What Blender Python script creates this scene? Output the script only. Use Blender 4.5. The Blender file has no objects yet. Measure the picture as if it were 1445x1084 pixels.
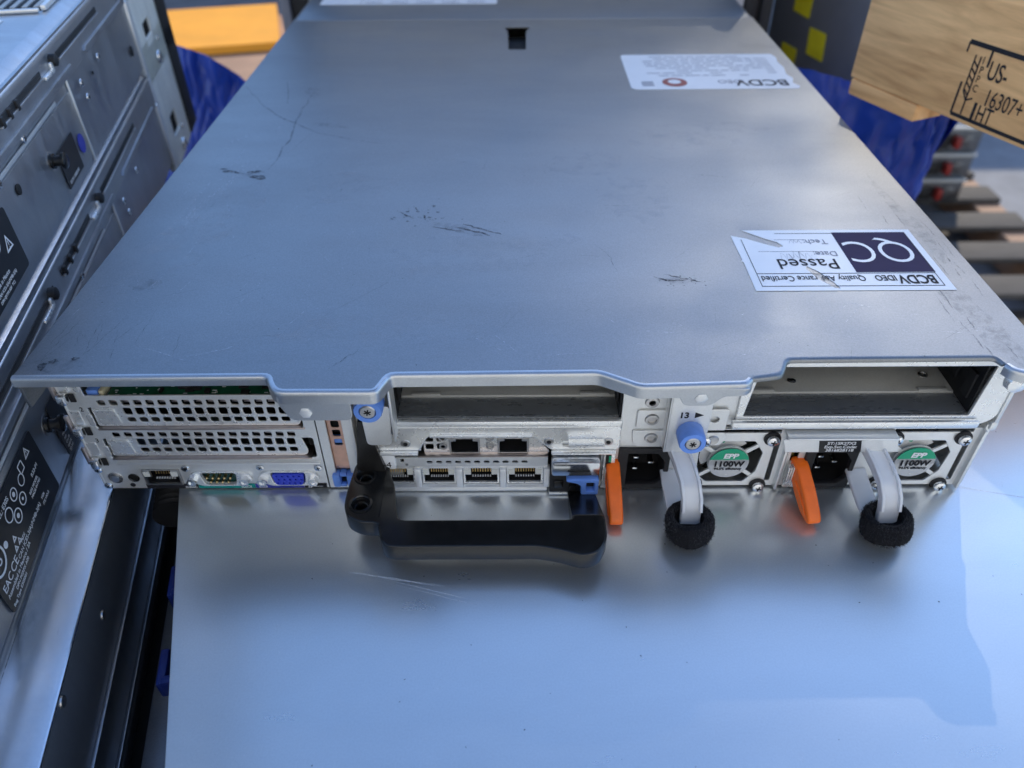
import bpy, bmesh, math, random
from mathutils import Matrix, Vector, noise
random.seed(7)
sc = bpy.context.scene
C = sc.collection
R = math.radians

# ------------------------------------------------------------------ camera
cam = bpy.data.cameras.new('camera')
camo = bpy.data.objects.new('camera', cam)
C.objects.link(camo)
sc.camera = camo
cam.sensor_width = 36.0
cam.lens = 1077.0 / 1445.0 * 36.0
cam.clip_start = 0.01
cam.clip_end = 500.0
_p, _y, _r = R(40.0), R(0.27), R(-0.48)
_F = Vector((-math.sin(_y) * math.cos(_p), math.cos(_y) * math.cos(_p), -math.sin(_p)))
_Rt = Vector((math.cos(_y), math.sin(_y), 0))
_U = _Rt.cross(_F)
_R2 = _Rt * math.cos(_r) + _U * math.sin(_r)
_U2 = -_Rt * math.sin(_r) + _U * math.cos(_r)
m = Matrix((_R2, _U2, -_F)).transposed().to_4x4()
m.translation = Vector((0, -0.244, 0.287))
camo.matrix_world = m
cam.dof.use_dof = True
cam.dof.focus_distance = 0.345
cam.dof.aperture_fstop = 9.0

# ------------------------------------------------------------------ light
SUN_EL, SUN_AZ = R(37.6), R(23.0)          # behind the server, a little to the right
w = bpy.data.worlds.new('World')
sc.world = w
w.use_nodes = True
wn = w.node_tree.nodes
wn.clear()
sky = wn.new('ShaderNodeTexSky')
sky.sky_type = 'NISHITA'
sky.sun_disc = False
sky.sun_elevation = SUN_EL
sky.sun_rotation = SUN_AZ
sky.altitude = 800.0
sky.air_density = 1.0
sky.dust_density = 0.2
sky.ozone_density = 3.5
bg = wn.new('ShaderNodeBackground')
bg.inputs['Strength'].default_value = 0.15
wo = wn.new('ShaderNodeOutputWorld')
w.node_tree.links.new(sky.outputs[0], bg.inputs[0])
w.node_tree.links.new(bg.outputs[0], wo.inputs[0])
sl = bpy.data.lights.new('sun', 'SUN')
sl.energy = 2.0
sl.angle = R(0.53)
sl.color = (1.0, 0.90, 0.75)
so = bpy.data.objects.new('sun', sl)
C.objects.link(so)
S = Vector((math.sin(SUN_AZ) * math.cos(SUN_EL), math.cos(SUN_AZ) * math.cos(SUN_EL), math.sin(SUN_EL)))
so.rotation_euler = S.to_track_quat('Z', 'Y').to_euler()
so.location = S * 6
sc.view_settings.view_transform = 'Standard'
sc.view_settings.look = 'None'
sc.view_settings.exposure = 1.1
sc.view_settings.gamma = 1.0
sc.view_settings.use_curve_mapping = False
sc.cycles.max_bounces = 8
sc.cycles.use_denoising = True

# ------------------------------------------------------------------ materials
MATS = {}


def nt(mat):
    return mat.node_tree.nodes, mat.node_tree.links


def mat(name, col, rough=0.5, metal=0.0, var=0.0, vscale=40.0, bump=0.0, bscale=400.0, rvar=0.0,
        stretch=(1, 1, 1), trans=0.0, spec=0.5, coat=0.0, emit=0.0):
    """Principled material with procedural variation of colour, gloss and relief."""
    if name in MATS:
        return MATS[name]
    mt = bpy.data.materials.new(name)
    mt.use_nodes = True
    n, l = nt(mt)
    b = n['Principled BSDF']
    b.inputs['Base Color'].default_value = (*col, 1)
    b.inputs['Roughness'].default_value = rough
    b.inputs['Metallic'].default_value = metal
    b.inputs['Transmission Weight'].default_value = trans
    b.inputs['Specular IOR Level'].default_value = spec
    b.inputs['Coat Weight'].default_value = coat
    tc = n.new('ShaderNodeTexCoord')
    mp = n.new('ShaderNodeMapping')
    mp.inputs['Scale'].default_value = stretch
    l.new(tc.outputs['Object'], mp.inputs[0])
    if var or rvar:
        ns = n.new('ShaderNodeTexNoise')
        ns.inputs['Scale'].default_value = vscale
        ns.inputs['Detail'].default_value = 6
        ns.inputs['Roughness'].default_value = 0.62
        l.new(mp.outputs[0], ns.inputs['Vector'])
        if var:
            r = n.new('ShaderNodeMapRange')
            r.inputs['From Min'].default_value = 0.25
            r.inputs['From Max'].default_value = 0.75
            r.inputs['To Min'].default_value = 1 - var
            r.inputs['To Max'].default_value = 1 + var
            l.new(ns.outputs[0], r.inputs[0])
            mx = n.new('ShaderNodeVectorMath')
            mx.operation = 'SCALE'
            mx.inputs[0].default_value = col
            l.new(r.outputs[0], mx.inputs['Scale'])
            l.new(mx.outputs[0], b.inputs['Base Color'])
        if rvar:
            r2 = n.new('ShaderNodeMapRange')
            r2.inputs['From Min'].default_value = 0.3
            r2.inputs['From Max'].default_value = 0.7
            r2.inputs['To Min'].default_value = max(0.02, rough - rvar)
            r2.inputs['To Max'].default_value = rough + rvar
            l.new(ns.outputs[0], r2.inputs[0])
            l.new(r2.outputs[0], b.inputs['Roughness'])
    if bump:
        nb = n.new('ShaderNodeTexNoise')
        nb.inputs['Scale'].default_value = bscale
        nb.inputs['Detail'].default_value = 4
        l.new(mp.outputs[0], nb.inputs['Vector'])
        bp = n.new('ShaderNodeBump')
        bp.inputs['Strength'].default_value = bump
        bp.inputs['Distance'].default_value = 0.0004
        l.new(nb.outputs[0], bp.inputs['Height'])
        l.new(bp.outputs[0], b.inputs['Normal'])
    MATS[name] = mt
    return mt


def sheet_metal(name, base, rough, smear, grain, grain_scale, smear_scale, metal=1.0, rv=0.08, bump=0.05,
                dust=0.0):
    """Zinc coated sheet: fine grain, broad hand smears, pale dust."""
    mt = bpy.data.materials.new(name)
    mt.use_nodes = True
    n, l = nt(mt)
    b = n['Principled BSDF']
    b.inputs['Metallic'].default_value = metal
    tc = n.new('ShaderNodeTexCoord')

    def noise(scale, detail, ro, stretch=(1, 1, 1), dist=0.0):
        mp = n.new('ShaderNodeMapping')
        mp.inputs['Scale'].default_value = stretch
        l.new(tc.outputs['Object'], mp.inputs[0])
        ns = n.new('ShaderNodeTexNoise')
        ns.inputs['Scale'].default_value = scale
        ns.inputs['Detail'].default_value = detail
        ns.inputs['Roughness'].default_value = ro
        ns.inputs['Distortion'].default_value = dist
        l.new(mp.outputs[0], ns.inputs['Vector'])
        return ns.outputs[0]

    def rng(src, a, b_, c, d):
        r = n.new('ShaderNodeMapRange')
        for i, v in enumerate((a, b_, c, d)):
            r.inputs[1 + i].default_value = v
        l.new(src, r.inputs[0])
        return r.outputs[0]

    def mul(a, b_):
        q = n.new('ShaderNodeMath')
        q.operation = 'MULTIPLY'
        l.new(a, q.inputs[0])
        l.new(b_, q.inputs[1])
        return q.outputs[0]
    g1 = rng(noise(grain_scale, 2, 0.5), 0.3, 0.7, 1 - grain, 1 + grain)
    g2 = rng(noise(smear_scale, 7, 0.65, (1, 2.2, 1), 0.8), 0.3, 0.7, 1 - smear, 1 + smear)
    k = mul(g1, g2)
    vm = n.new('ShaderNodeVectorMath')
    vm.operation = 'SCALE'
    vm.inputs[0].default_value = base
    l.new(k, vm.inputs['Scale'])
    # dust: patchy pale film, dielectric
    dn = noise(smear_scale * 1.7, 8, 0.7, (1.6, 1, 1), 1.2)
    df = rng(dn, 0.5, 0.78, 0.0, dust)
    mx = n.new('ShaderNodeMix')
    mx.data_type = 'RGBA'
    l.new(df, mx.inputs['Factor'])
    l.new(vm.outputs[0], mx.inputs['A'])
    mx.inputs['B'].default_value = (0.42, 0.42, 0.43, 1)
    l.new(mx.outputs['Result'], b.inputs['Base Color'])
    md = rng(df, 0, 1, metal, 0.0)
    l.new(md, b.inputs['Metallic'])
    rr = rng(noise(smear_scale * 2.3, 6, 0.6, (1, 3, 1)), 0.3, 0.7, max(.03, rough - rv), rough + rv)
    l.new(rr, b.inputs['Roughness'])
    if bump:
        bp = n.new('ShaderNodeBump')
        bp.inputs['Strength'].default_value = bump
        bp.inputs['Distance'].default_value = 0.0003
        l.new(noise(grain_scale * 0.8, 3, 0.6), bp.inputs['Height'])
        l.new(bp.outputs[0], b.inputs['Normal'])
    MATS[name] = mt
    return mt


LID = sheet_metal('lid zinc sheet', (0.255, 0.266, 0.277), 0.42, 0.06, 0.10, 1500, 5, 1.0, 0.04, 0.10, 0.05)
TOP = sheet_metal('polished top sheet', (0.72, 0.745, 0.75), 0.29, 0.04, 0.03, 1200, 6, 0.84, 0.02, 0.0, 0.0)
ZN = sheet_metal('rear zinc plate', (0.78, 0.79, 0.78), 0.36, 0.07, 0.03, 1800, 30, 0.55, 0.05, 0.0, 0.03)
ZNB = sheet_metal('bright zinc', (0.86, 0.87, 0.86), 0.28, 0.05, 0.02, 1800, 40, 0.65, 0.04, 0.0, 0.0)
SIDE = sheet_metal('chassis side sheet', (0.44, 0.46, 0.49), 0.42, 0.10, 0.05, 1500, 14, 1.0, 0.07, 0.03, 0.10)
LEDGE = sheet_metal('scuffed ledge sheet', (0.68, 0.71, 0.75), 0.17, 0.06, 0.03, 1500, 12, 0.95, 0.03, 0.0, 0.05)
DKST = sheet_metal('dark steel', (0.16, 0.165, 0.175), 0.34, 0.15, 0.08, 1500, 20, 0.8, 0.08, 0.03, 0.04)
GRST = sheet_metal('dull grey bay steel', (0.46, 0.46, 0.44), 0.45, 0.1, 0.06, 1500, 20, 0.15, 0.08, 0.03, 0.05)
LIPD = sheet_metal('bay lip steel', (0.30, 0.32, 0.34), 0.30, 0.15, 0.06, 1500, 30, 0.6, 0.08, 0.03, 0.08)
RIM = sheet_metal('rolled edge sky highlight', (0.52, 0.54, 0.56), 0.36, 0.06, 0.05, 1500, 20, 0.9, 0.05, 0.04, 0.03)  # paler than the lid sheet: the edge's sky highlight is put into the colour
EAR = sheet_metal('galvanised ear', (0.82, 0.82, 0.75), 0.5, 0.12, 0.1, 700, 25, 0.3, 0.08, 0.04, 0.2)
CHROME = mat('bright screw zinc', (0.78, 0.79, 0.80), 0.22, 1.0, 0.08, 300, 0.05, 2000)
PINK = mat('nickel edge', (0.55, 0.47, 0.44), 0.35, 1.0, 0.1, 300)
SATIN = mat('satin steel screw', (0.55, 0.54, 0.53), 0.38, 1.0, 0.1, 400, 0.1, 3000)
BLK = mat('black plastic', (0.012, 0.0115, 0.011), 0.22, 0.0, 0.2, 200, 0.04, 2500, 0.05)
BLKM = mat('matte black', (0.015, 0.015, 0.016), 0.62, 0.0, 0.25, 150, 0.1, 1800)
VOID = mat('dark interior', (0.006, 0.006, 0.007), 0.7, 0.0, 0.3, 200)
BLUE = mat('blue touch plastic', (0.15, 0.31, 0.80), 0.42, 0.0, 0.08, 300, 0.04, 2500)
NAVYP = mat('navy latch plastic', (0.007, 0.022, 0.17), 0.4, 0.0, 0.1, 300)
ORNG = mat('orange lever plastic', (0.95, 0.16, 0.008), 0.40, 0.0, 0.08, 160, 0.05, 1500, 0.05)
COPP = mat('copper shield', (0.74, 0.45, 0.34), 0.34, 1.0, 0.14, 250, 0.05, 900, 0.08)
GOLD = mat('gold pins', (0.72, 0.50, 0.22), 0.28, 1.0, 0.1, 300)
PCB = mat('green circuit board', (0.012, 0.11, 0.055), 0.45, 0.0, 0.35, 250, 0.1, 600)
CREAM = mat('cream edge plastic', (0.62, 0.55, 0.36), 0.5, 0.0, 0.08, 300)
WHT = mat('white label film', (0.80, 0.81, 0.82), 0.34, 0.0, 0.03, 60, 0.02, 400)
INK = mat('black ink', (0.02, 0.02, 0.025), 0.7, 0.0, 0.2, 300, spec=.25)
GINK = mat('grey ink', (0.24, 0.25, 0.30), 0.5, 0.0, 0.2, 300)
PURP = mat('deep purple print', (0.030, 0.020, 0.065), 0.7, 0.0, 0.15, 90, spec=.25)
RED = mat('dark red print', (0.26, 0.02, 0.015), 0.4, 0.0, 0.15, 90)
BLKL = mat('black label film', (0.008, 0.008, 0.010), 0.36, 0.0, 0.2, 120, 0.03, 500)
WINK = mat('white print', (0.72, 0.73, 0.74), 0.45, 0.0, 0.1, 300)
TEAL = mat('teal print', (0.0, 0.27, 0.25), 0.45, 0.0, 0.06, 200)
NAVY = mat('blue print', (0.03, 0.04, 0.30), 0.45, 0.0, 0.06, 200)
VGAB = mat('blue port insert', (0.035, 0.06, 0.55), 0.4, 0.0, 0.1, 300)
DBG = mat('dark green port insert', (0.015, 0.06, 0.05), 0.4, 0.0, 0.1, 300)
EPPG = mat('green badge print', (0.0, 0.33, 0.17), 0.35, 0.0, 0.05, 200)
SILV = mat('silver badge film', (0.55, 0.56, 0.57), 0.4, 0.35, 0.05, 200)
CLEAR = mat('frosted clear plastic', (0.96, 0.97, 0.99), 0.22, 0.0, 0.0, 200, trans=0.42, coat=0.4)
VELC = mat('black hook and loop', (0.010, 0.010, 0.012), 0.95, 0.0, 0.5, 900, 0.8, 2600, spec=0.2)
FUZZ = mat('velcro fuzz', (0.060, 0.060, 0.066), 0.9, 0.0, 0.3, 900, spec=0.2)


def mark(name, col, rough, metal, scale, lo, hi, amax):
    """worn mark: broken up by a fine noise mask so its edge is never clean."""
    mt = mat(name, col, rough, metal, 0.3, 700)
    n, l = nt(mt)
    tc = n.new('ShaderNodeTexCoord')
    ns = n.new('ShaderNodeTexNoise')
    ns.inputs['Scale'].default_value = scale
    ns.inputs['Detail'].default_value = 5
    ns.inputs['Roughness'].default_value = 0.65
    r = n.new('ShaderNodeMapRange')
    r.inputs['From Min'].default_value = lo
    r.inputs['From Max'].default_value = hi
    r.inputs['To Max'].default_value = amax
    l.new(tc.outputs['Object'], ns.inputs['Vector'])
    l.new(ns.outputs[0], r.inputs[0])
    l.new(r.outputs[0], n['Principled BSDF'].inputs['Alpha'])
    return mt


SCUFF = mark('dark rubber scuff', (0.030, 0.030, 0.034), 0.6, 0.0, 420, 0.36, 0.62, 0.85)
SCRB = mark('bright scratch', (0.70, 0.72, 0.76), 0.5, 0.8, 600, 0.32, 0.66, 0.75)
SCRD = mark('faint dark scratch', (0.10, 0.105, 0.12), 0.5, 0.6, 420, 0.36, 0.70, 0.60)
SMUD = mark('soft grey smudge', (0.07, 0.07, 0.08), 0.6, 0.2, 230, 0.44, 0.80, 0.34)
HAZE = mark('pale rub mark', (0.50, 0.51, 0.54), 0.6, 0.3, 90, 0.48, 0.85, 0.24)
SCRW = mark('white scratch', (0.90, 0.91, 0.93), 0.6, 0.1, 600, 0.12, 0.50, 0.85)
TAN = mat('amber plastic', (0.30, 0.24, 0.07), 0.4, 0.0, 0.1, 300)
TARP = mat('blue woven tarp', (0.002, 0.042, 0.36), 0.34, 0.0, 0.2, 30, 0.9, 130, 0.08)
YEL = mat('yellow paint', (0.86, 0.37, 0.03), 0.6, 0.0, 0.12, 6, 0.1, 60)
YTAG = mat('yellow tag', (0.92, 0.82, 0.03), 0.55, 0.0, 0.12, 60)
CABN = mat('dark grey painted steel', (0.17, 0.18, 0.20), 0.42, 0.0, 0.12, 18, 0.05, 300, 0.06)
RACKP = mat('satin grey rack panel', (0.42, 0.44, 0.48), 0.38, 0.85, 0.08, 20, 0.05, 300, 0.06)
POST = mat('grey painted post', (0.20, 0.21, 0.25), 0.5, 0.0, 0.12, 20, 0.05, 200)
WALLM = mat('brown corrugated cladding', (0.055, 0.048, 0.048), 0.7, 0.0, 0.2, 1.2, 0.1, 30)
CONC = mat('concrete', (0.24, 0.25, 0.27), 0.85, 0.0, 0.28, 5, 0.4, 60)
PALW = mat('weathered pallet board', (0.065, 0.058, 0.052), 0.8, 0.0, 0.3, 14, 0.3, 120, stretch=(1, 8, 8))
BROWN = mat('brown plank', (0.36, 0.22, 0.14), 0.75, 0.0, 0.25, 7, 0.2, 80, stretch=(1, 1, 6))


def wood():
    mt = bpy.data.materials.new('plywood')
    mt.use_nodes = True
    n, l = nt(mt)
    b = n['Principled BSDF']
    tc = n.new('ShaderNodeTexCoord')
    mp = n.new('ShaderNodeMapping')
    mp.inputs['Scale'].default_value = (3.0, 26, 26)
    l.new(tc.outputs['Object'], mp.inputs[0])
    n1 = n.new('ShaderNodeTexNoise')
    n1.inputs['Scale'].default_value = 3.2
    n1.inputs['Detail'].default_value = 8
    n1.inputs['Roughness'].default_value = 0.6
    n1.inputs['Distortion'].default_value = 1.6
    l.new(mp.outputs[0], n1.inputs['Vector'])
    wv = n.new('ShaderNodeTexWave')
    wv.bands_direction = 'Z'
    wv.inputs['Scale'].default_value = 0.55
    wv.inputs['Distortion'].default_value = 7
    wv.inputs['Detail'].default_value = 5
    wv.inputs['Detail Scale'].default_value = 0.9
    l.new(mp.outputs[0], wv.inputs['Vector'])
    mx = n.new('ShaderNodeMix')
    mx.data_type = 'FLOAT'
    mx.inputs['Factor'].default_value = 0.35
    l.new(n1.outputs[0], mx.inputs['A'])
    l.new(wv.outputs['Fac'], mx.inputs['B'])
    cr = n.new('ShaderNodeValToRGB')
    e = cr.color_ramp.elements
    e[0].position = 0.22
    e[0].color = (0.55, 0.29, 0.115, 1)
    e[1].position = 0.72
    e[1].color = (0.95, 0.60, 0.29, 1)
    q = cr.color_ramp.elements.new(0.48)
    q.color = (0.87, 0.51, 0.225, 1)
    l.new(mx.outputs['Result'], cr.inputs[0])
    l.new(cr.outputs[0], b.inputs['Base Color'])
    b.inputs['Roughness'].default_value = 0.72
    bp = n.new('ShaderNodeBump')
    bp.inputs['Strength'].default_value = 0.35
    bp.inputs['Distance'].default_value = 0.0006
    l.new(n1.outputs[0], bp.inputs['Height'])
    l.new(bp.outputs[0], b.inputs['Normal'])
    MATS['plywood'] = mt
    return mt


WOOD = wood()

# ------------------------------------------------------------------ mesh helpers
MM = 0.001


def FACE(y):
    """local (x, y, z) -> rear panel: x right, y up, z towards the viewer."""
    return Matrix(((1, 0, 0, 0), (0, 0, -1, y), (0, 1, 0, 0), (0, 0, 0, 1)))


def LEVEL(z, x=0.0, y=0.0, rot=0.0):
    return Matrix.Translation((x, y, z)) @ Matrix.Rotation(rot, 4, 'Z')


def rrect(x0, y0, x1, y1, r=0.0, n=4):
    if r <= 0:
        return [(x0, y0), (x1, y0), (x1, y1), (x0, y1)]
    r = min(r, abs(x1 - x0) / 2.01, abs(y1 - y0) / 2.01)
    out = []
    for cx, cy, a0 in ((x1 - r, y0 + r, -90), (x1 - r, y1 - r, 0), (x0 + r, y1 - r, 90), (x0 + r, y0 + r, 180)):
        for i in range(n + 1):
            a = R(a0 + 90 * i / n)
            out.append((cx + r * math.cos(a), cy + r * math.sin(a)))
    return out


def circ(x, y, r, n=20, a0=0.0):
    return [(x + r * math.cos(a0 + 2 * math.pi * i / n), y + r * math.sin(a0 + 2 * math.pi * i / n)) for i in range(n)]


def roundpoly(pts, r, n=3):
    """cut each corner of a polygon with a small arc (quadratic)."""
    out = []
    N = len(pts)
    for i in range(N):
        p = Vector(pts[i])
        a = Vector(pts[i - 1]) - p
        b = Vector(pts[(i + 1) % N]) - p
        ra = min(r, a.length * 0.45)
        rb = min(r, b.length * 0.45)
        A = p + a.normalized() * ra
        B = p + b.normalized() * rb
        for k in range(n + 1):
            t = k / n
            q = A * (1 - t) ** 2 + p * 2 * t * (1 - t) + B * t * t
            out.append((q.x, q.y))
    return out


class G:
    def __init__(s):
        s.bm = bmesh.new()
        s.mi = 0

    def _mark(s, faces):
        for f in faces:
            f.material_index = s.mi
            f.smooth = True

    def add_mesh(s, me, M):
        me.transform(M)
        n = len(me.polygons)
        me.polygons.foreach_set('material_index', [s.mi] * n)
        me.polygons.foreach_set('use_smooth', [True] * n)
        s.bm.from_mesh(me)

    def sheet(s, outer, holes=(), th=0.001, bev=0.0, M=Matrix(), res=1):
        """plate with holes; occupies local z from -th to 0."""
        cu = bpy.data.curves.new('tmp', 'CURVE')
        cu.dimensions = '2D'
        cu.fill_mode = 'BOTH'
        cu.extrude = max(th / 2 - bev, 0)
        cu.bevel_depth = bev
        cu.bevel_resolution = res
        cu.offset = -bev
        for pts in (outer, *holes):
            sp = cu.splines.new('POLY')
            sp.points.add(len(pts) - 1)
            for i, p in enumerate(pts):
                sp.points[i].co = (p[0], p[1], 0, 1)
            sp.use_cyclic_u = True
        ob = bpy.data.objects.new('tmp', cu)
        me = bpy.data.meshes.new_from_object(ob)
        s.add_mesh(me, M @ Matrix.Translation((0, 0, -th / 2)))
        bpy.data.objects.remove(ob)
        bpy.data.curves.remove(cu)
        bpy.data.meshes.remove(me)
        return s

    def text(s, body, size, M, align='LEFT', th=0.00008, bold=0.0, sx=1.0, shear=0.0, space=1.0):
        cu = bpy.data.curves.new('tmp', 'FONT')
        cu.body = body
        cu.size = size
        cu.align_x = align
        cu.align_y = 'BOTTOM_BASELINE'
        cu.extrude = th / 2
        cu.offset = bold
        cu.shear = shear
        cu.space_character = space
        cu.resolution_u = 5
        ob = bpy.data.objects.new('tmp', cu)
        me = bpy.data.meshes.new_from_object(ob)
        s.add_mesh(me, M @ Matrix.Diagonal((sx, 1, 1, 1)) @ Matrix.Translation((0, 0, th / 2)))
        bpy.data.objects.remove(ob)
        bpy.data.curves.remove(cu)
        bpy.data.meshes.remove(me)
        return s

    def box(s, x0, x1, y0, y1, z0, z1, bev=0.0, M=Matrix(), seg=2):
        vs = [s.bm.verts.new(M @ Vector((x, y, z))) for x in (x0, x1) for y in (y0, y1) for z in (z0, z1)]
        q = [(0, 1, 3, 2), (4, 6, 7, 5), (0, 4, 5, 1), (2, 3, 7, 6), (0, 2, 6, 4), (1, 5, 7, 3)]
        fs = [s.bm.faces.new([vs[i] for i in f]) for f in q]
        bmesh.ops.recalc_face_normals(s.bm, faces=fs)
        if bev:
            es = list({e for f in fs for e in f.edges})
            r = bmesh.ops.bevel(s.bm, geom=es, offset=bev, segments=seg, affect='EDGES', profile=0.5)
            fs = list({f for v in r['verts'] for f in v.link_faces})
        s._mark(fs)
        return s

    def poly(s, pts, M=Matrix()):
        f = s.bm.faces.new([s.bm.verts.new(M @ Vector((p[0], p[1], p[2] if len(p) > 2 else 0))) for p in pts])
        s._mark([f])
        return s

    def loft(s, rings, cap=True, closed=True):
        """rings: lists of Vectors with equal count."""
        V = [[s.bm.verts.new(p) for p in r] for r in rings]
        fs = []
        n = len(V[0])
        for a, b in zip(V, V[1:]):
            for i in range(n if closed else n - 1):
                j = (i + 1) % n
                fs.append(s.bm.faces.new((a[i], a[j], b[j], b[i])))
        if cap and closed:
            fs.append(s.bm.faces.new(V[0][::-1]))
            fs.append(s.bm.faces.new(V[-1]))
        bmesh.ops.recalc_face_normals(s.bm, faces=fs)
        s._mark(fs)
        return s

    def lathe(s, prof, M=Matrix(), n=24, cap=True):
        """prof: (radius, height) along local z."""
        rings = []
        for r, h in prof:
            rings.append([M @ Vector((r * math.cos(2 * math.pi * i / n), r * math.sin(2 * math.pi * i / n), h)) for i in range(n)])
        return s.loft(rings, cap)

    def tube(s, pts, r, n=8, cap=True):
        pts = [Vector(p) for p in pts]
        rings = []
        for i, p in enumerate(pts):
            d = (pts[min(i + 1, len(pts) - 1)] - pts[max(i - 1, 0)]).normalized()
            a = d.cross(Vector((0, 0, 1)))
            if a.length < 1e-4:
                a = d.cross(Vector((0, 1, 0)))
            a.normalize()
            b = d.cross(a)
            rr = r[i] if isinstance(r, (list, tuple)) else r
            rings.append([p + (a * math.cos(2 * math.pi * k / n) + b * math.sin(2 * math.pi * k / n)) * rr for k in range(n)])
        return s.loft(rings, cap)

    def ribbon(s, pts, width, M):
        """thin flat mark following a polyline in the local XY plane."""
        P = [Vector((p[0], p[1], 0)) for p in pts]
        L, Rr = [], []
        for i, p in enumerate(P):
            d = (P[min(i + 1, len(P) - 1)] - P[max(i - 1, 0)])
            nn = Vector((-d.y, d.x, 0)).normalized()
            t = i / (len(P) - 1)
            ww = width * (0.25 + 0.75 * math.sin(math.pi * t)) * random.uniform(.6, 1.2) / 2
            L.append(s.bm.verts.new(M @ (p + nn * ww)))
            Rr.append(s.bm.verts.new(M @ (p - nn * ww)))
        fs = [s.bm.faces.new((Rr[i], Rr[i + 1], L[i + 1], L[i])) for i in range(len(P) - 1)]
        s._mark(fs)
        return s

    def blob(s, x, y, rx, ry, M, rot=0.0, n=14, j=0.35):
        pts = []
        for i in range(n):
            a = 2 * math.pi * i / n
            k = random.uniform(1 - j, 1 + j)
            px, py = rx * k * math.cos(a), ry * k * math.sin(a)
            pts.append((x + px * math.cos(rot) - py * math.sin(rot), y + px * math.sin(rot) + py * math.cos(rot)))
        return s.poly(pts, M)

    def obj(s, name, mats, parent=None, label=None, cat=None, group=None, kind=None, angle=35):
        me = bpy.data.meshes.new(name)
        s.bm.to_mesh(me)
        s.bm.free()
        for mm in (mats if isinstance(mats, (list, tuple)) else [mats]):
            me.materials.append(mm)
        me.set_sharp_from_angle(angle=R(angle))
        o = bpy.data.objects.new(name, me)
        C.objects.link(o)
        if parent:
            put(o, parent)
        tag(o, label, cat, group, kind)
        return o


def world_of(o):
    m_ = o.matrix_basis.copy()
    return world_of(o.parent) @ o.matrix_parent_inverse @ m_ if o.parent else m_


def put(o, parent):
    """parent without moving: geometry is written in place coordinates."""
    o.parent = parent
    o.matrix_parent_inverse = world_of(parent).inverted()


def tag(o, label=None, cat=None, group=None, kind=None):
    if label:
        o['label'] = label
    if cat:
        o['category'] = cat
    if group:
        o['group'] = group
    if kind:
        o['kind'] = kind
    return o


def thing(name, label, cat, loc=(0, 0, 0), rot=0.0, group=None):
    o = bpy.data.objects.new(name, None)
    o.empty_display_size = 0.05
    C.objects.link(o)
    o.location = loc
    o.rotation_euler = (0, 0, rot)
    tag(o, label, cat, group)
    return o


def screw(g, M, r, h=0.0012, cross=True, m0=0, m1=1):
    """pan head screw, axis = local z."""
    g.mi = m0
    g.lathe([(r * .92, -h * .2), (r, h * .25), (r * .9, h * .75), (r * .62, h), (r * .05, h * 1.05)], M, 16)
    if cross:
        g.mi = m1
        a = random.uniform(0, 1.5)
        for k in (0, math.pi / 2):
            Mk = M @ Matrix.Rotation(a + k, 4, 'Z')
            g.box(-r * .5, r * .5, -r * .11, r * .11, h * .9, h * 1.1, 0, Mk)
    g.mi = m0


# ================================================================== GROUND AND FAR BACKGROUND
g = G()
g.poly([(-40, -40, -1.02), (40, -40, -1.02), (40, 60, -1.02), (-40, 60, -1.02)])
g.obj('ground', CONC, kind='structure')

t = thing('warehouse_building', 'dark brown building wall standing far behind the server', 'building', (0, 5.6, -1.02))
g = G()
pts = []
for i in range(0, 161):
    x = -9 + i * 0.1125
    ph = i % 4
    pts.append((x, 5.6 + (0.04 if ph in (1, 2) else 0.0)))
ring0 = [Vector((x, y, -1.02)) for x, y in pts] + [Vector((9, 9, -1.02)), Vector((-9, 9, -1.02))]
ring1 = [Vector((p.x, p.y, 1.30)) for p in ring0]
g.loft([ring0, ring1])
g.obj('wall', WALLM, t)
g = G()
g.box(-9.1, 9.1, 5.5, 9.1, 1.30, 1.40, 0.01)
g.obj('roof', POST, t)

# unseen tree added far behind: its crown takes the sun off the left half of the lid
LEAF = mat('tree leaf', (0.035, 0.065, 0.020), 0.6, 0.0, 0.3, 2)
BARK = mat('tree bark', (0.07, 0.055, 0.045), 0.85, 0.0, 0.3, 6, 0.4, 40)
rt_ = random.Random(21)
TH, TR, TP = 14.0, 0.70, -0.40          # distance, crown radius, offset across the sun's direction
tcx = TH * math.sin(SUN_AZ) + TP * math.cos(SUN_AZ)
tcy = TH * math.cos(SUN_AZ) - TP * math.sin(SUN_AZ)
tcz = TH * math.tan(SUN_EL) + .1
t = thing('added_shade_tree', 'unseen tree added far behind to shade the left half of the lid', 'tree', (tcx, tcy, -1.02))
g = G()
g.tube([(tcx, tcy, -1.1), (tcx + .1, tcy, 3), (tcx - .05, tcy + .1, 7), (tcx, tcy, 11)], [.26, .21, .15, .06], 12)
for k in range(9):
    a = k * 2.4
    z_ = 6.5 + k * .6
    g.tube([(tcx, tcy, z_), (tcx + .5 * math.cos(a), tcy + .5 * math.sin(a), z_ + .5), (tcx + 1.0 * math.cos(a), tcy + 1.0 * math.sin(a), z_ + .8)], [.07, .05, .02], 7)
g.obj('trunk', BARK, t)
g = G()
for k in range(8700):
    u, v = rt_.uniform(-1, 1), rt_.uniform(0, 2 * math.pi)
    rr = TR * math.sqrt(rt_.random())
    c_ = Vector((tcx + rr * math.cos(v), tcy + rr * math.sin(v), tcz + u * 1.0))
    n_ = Vector((rt_.gauss(0, 1), rt_.gauss(0, 1), rt_.gauss(0, 1))).normalized()
    a_ = n_.orthogonal().normalized() * rt_.uniform(.026, .042)
    b_ = n_.cross(a_).normalized() * rt_.uniform(.016, .024)
    g.poly([c_ - a_, c_ - b_, c_ + a_, c_ + b_])
g.obj('crown', LEAF, t)

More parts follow.
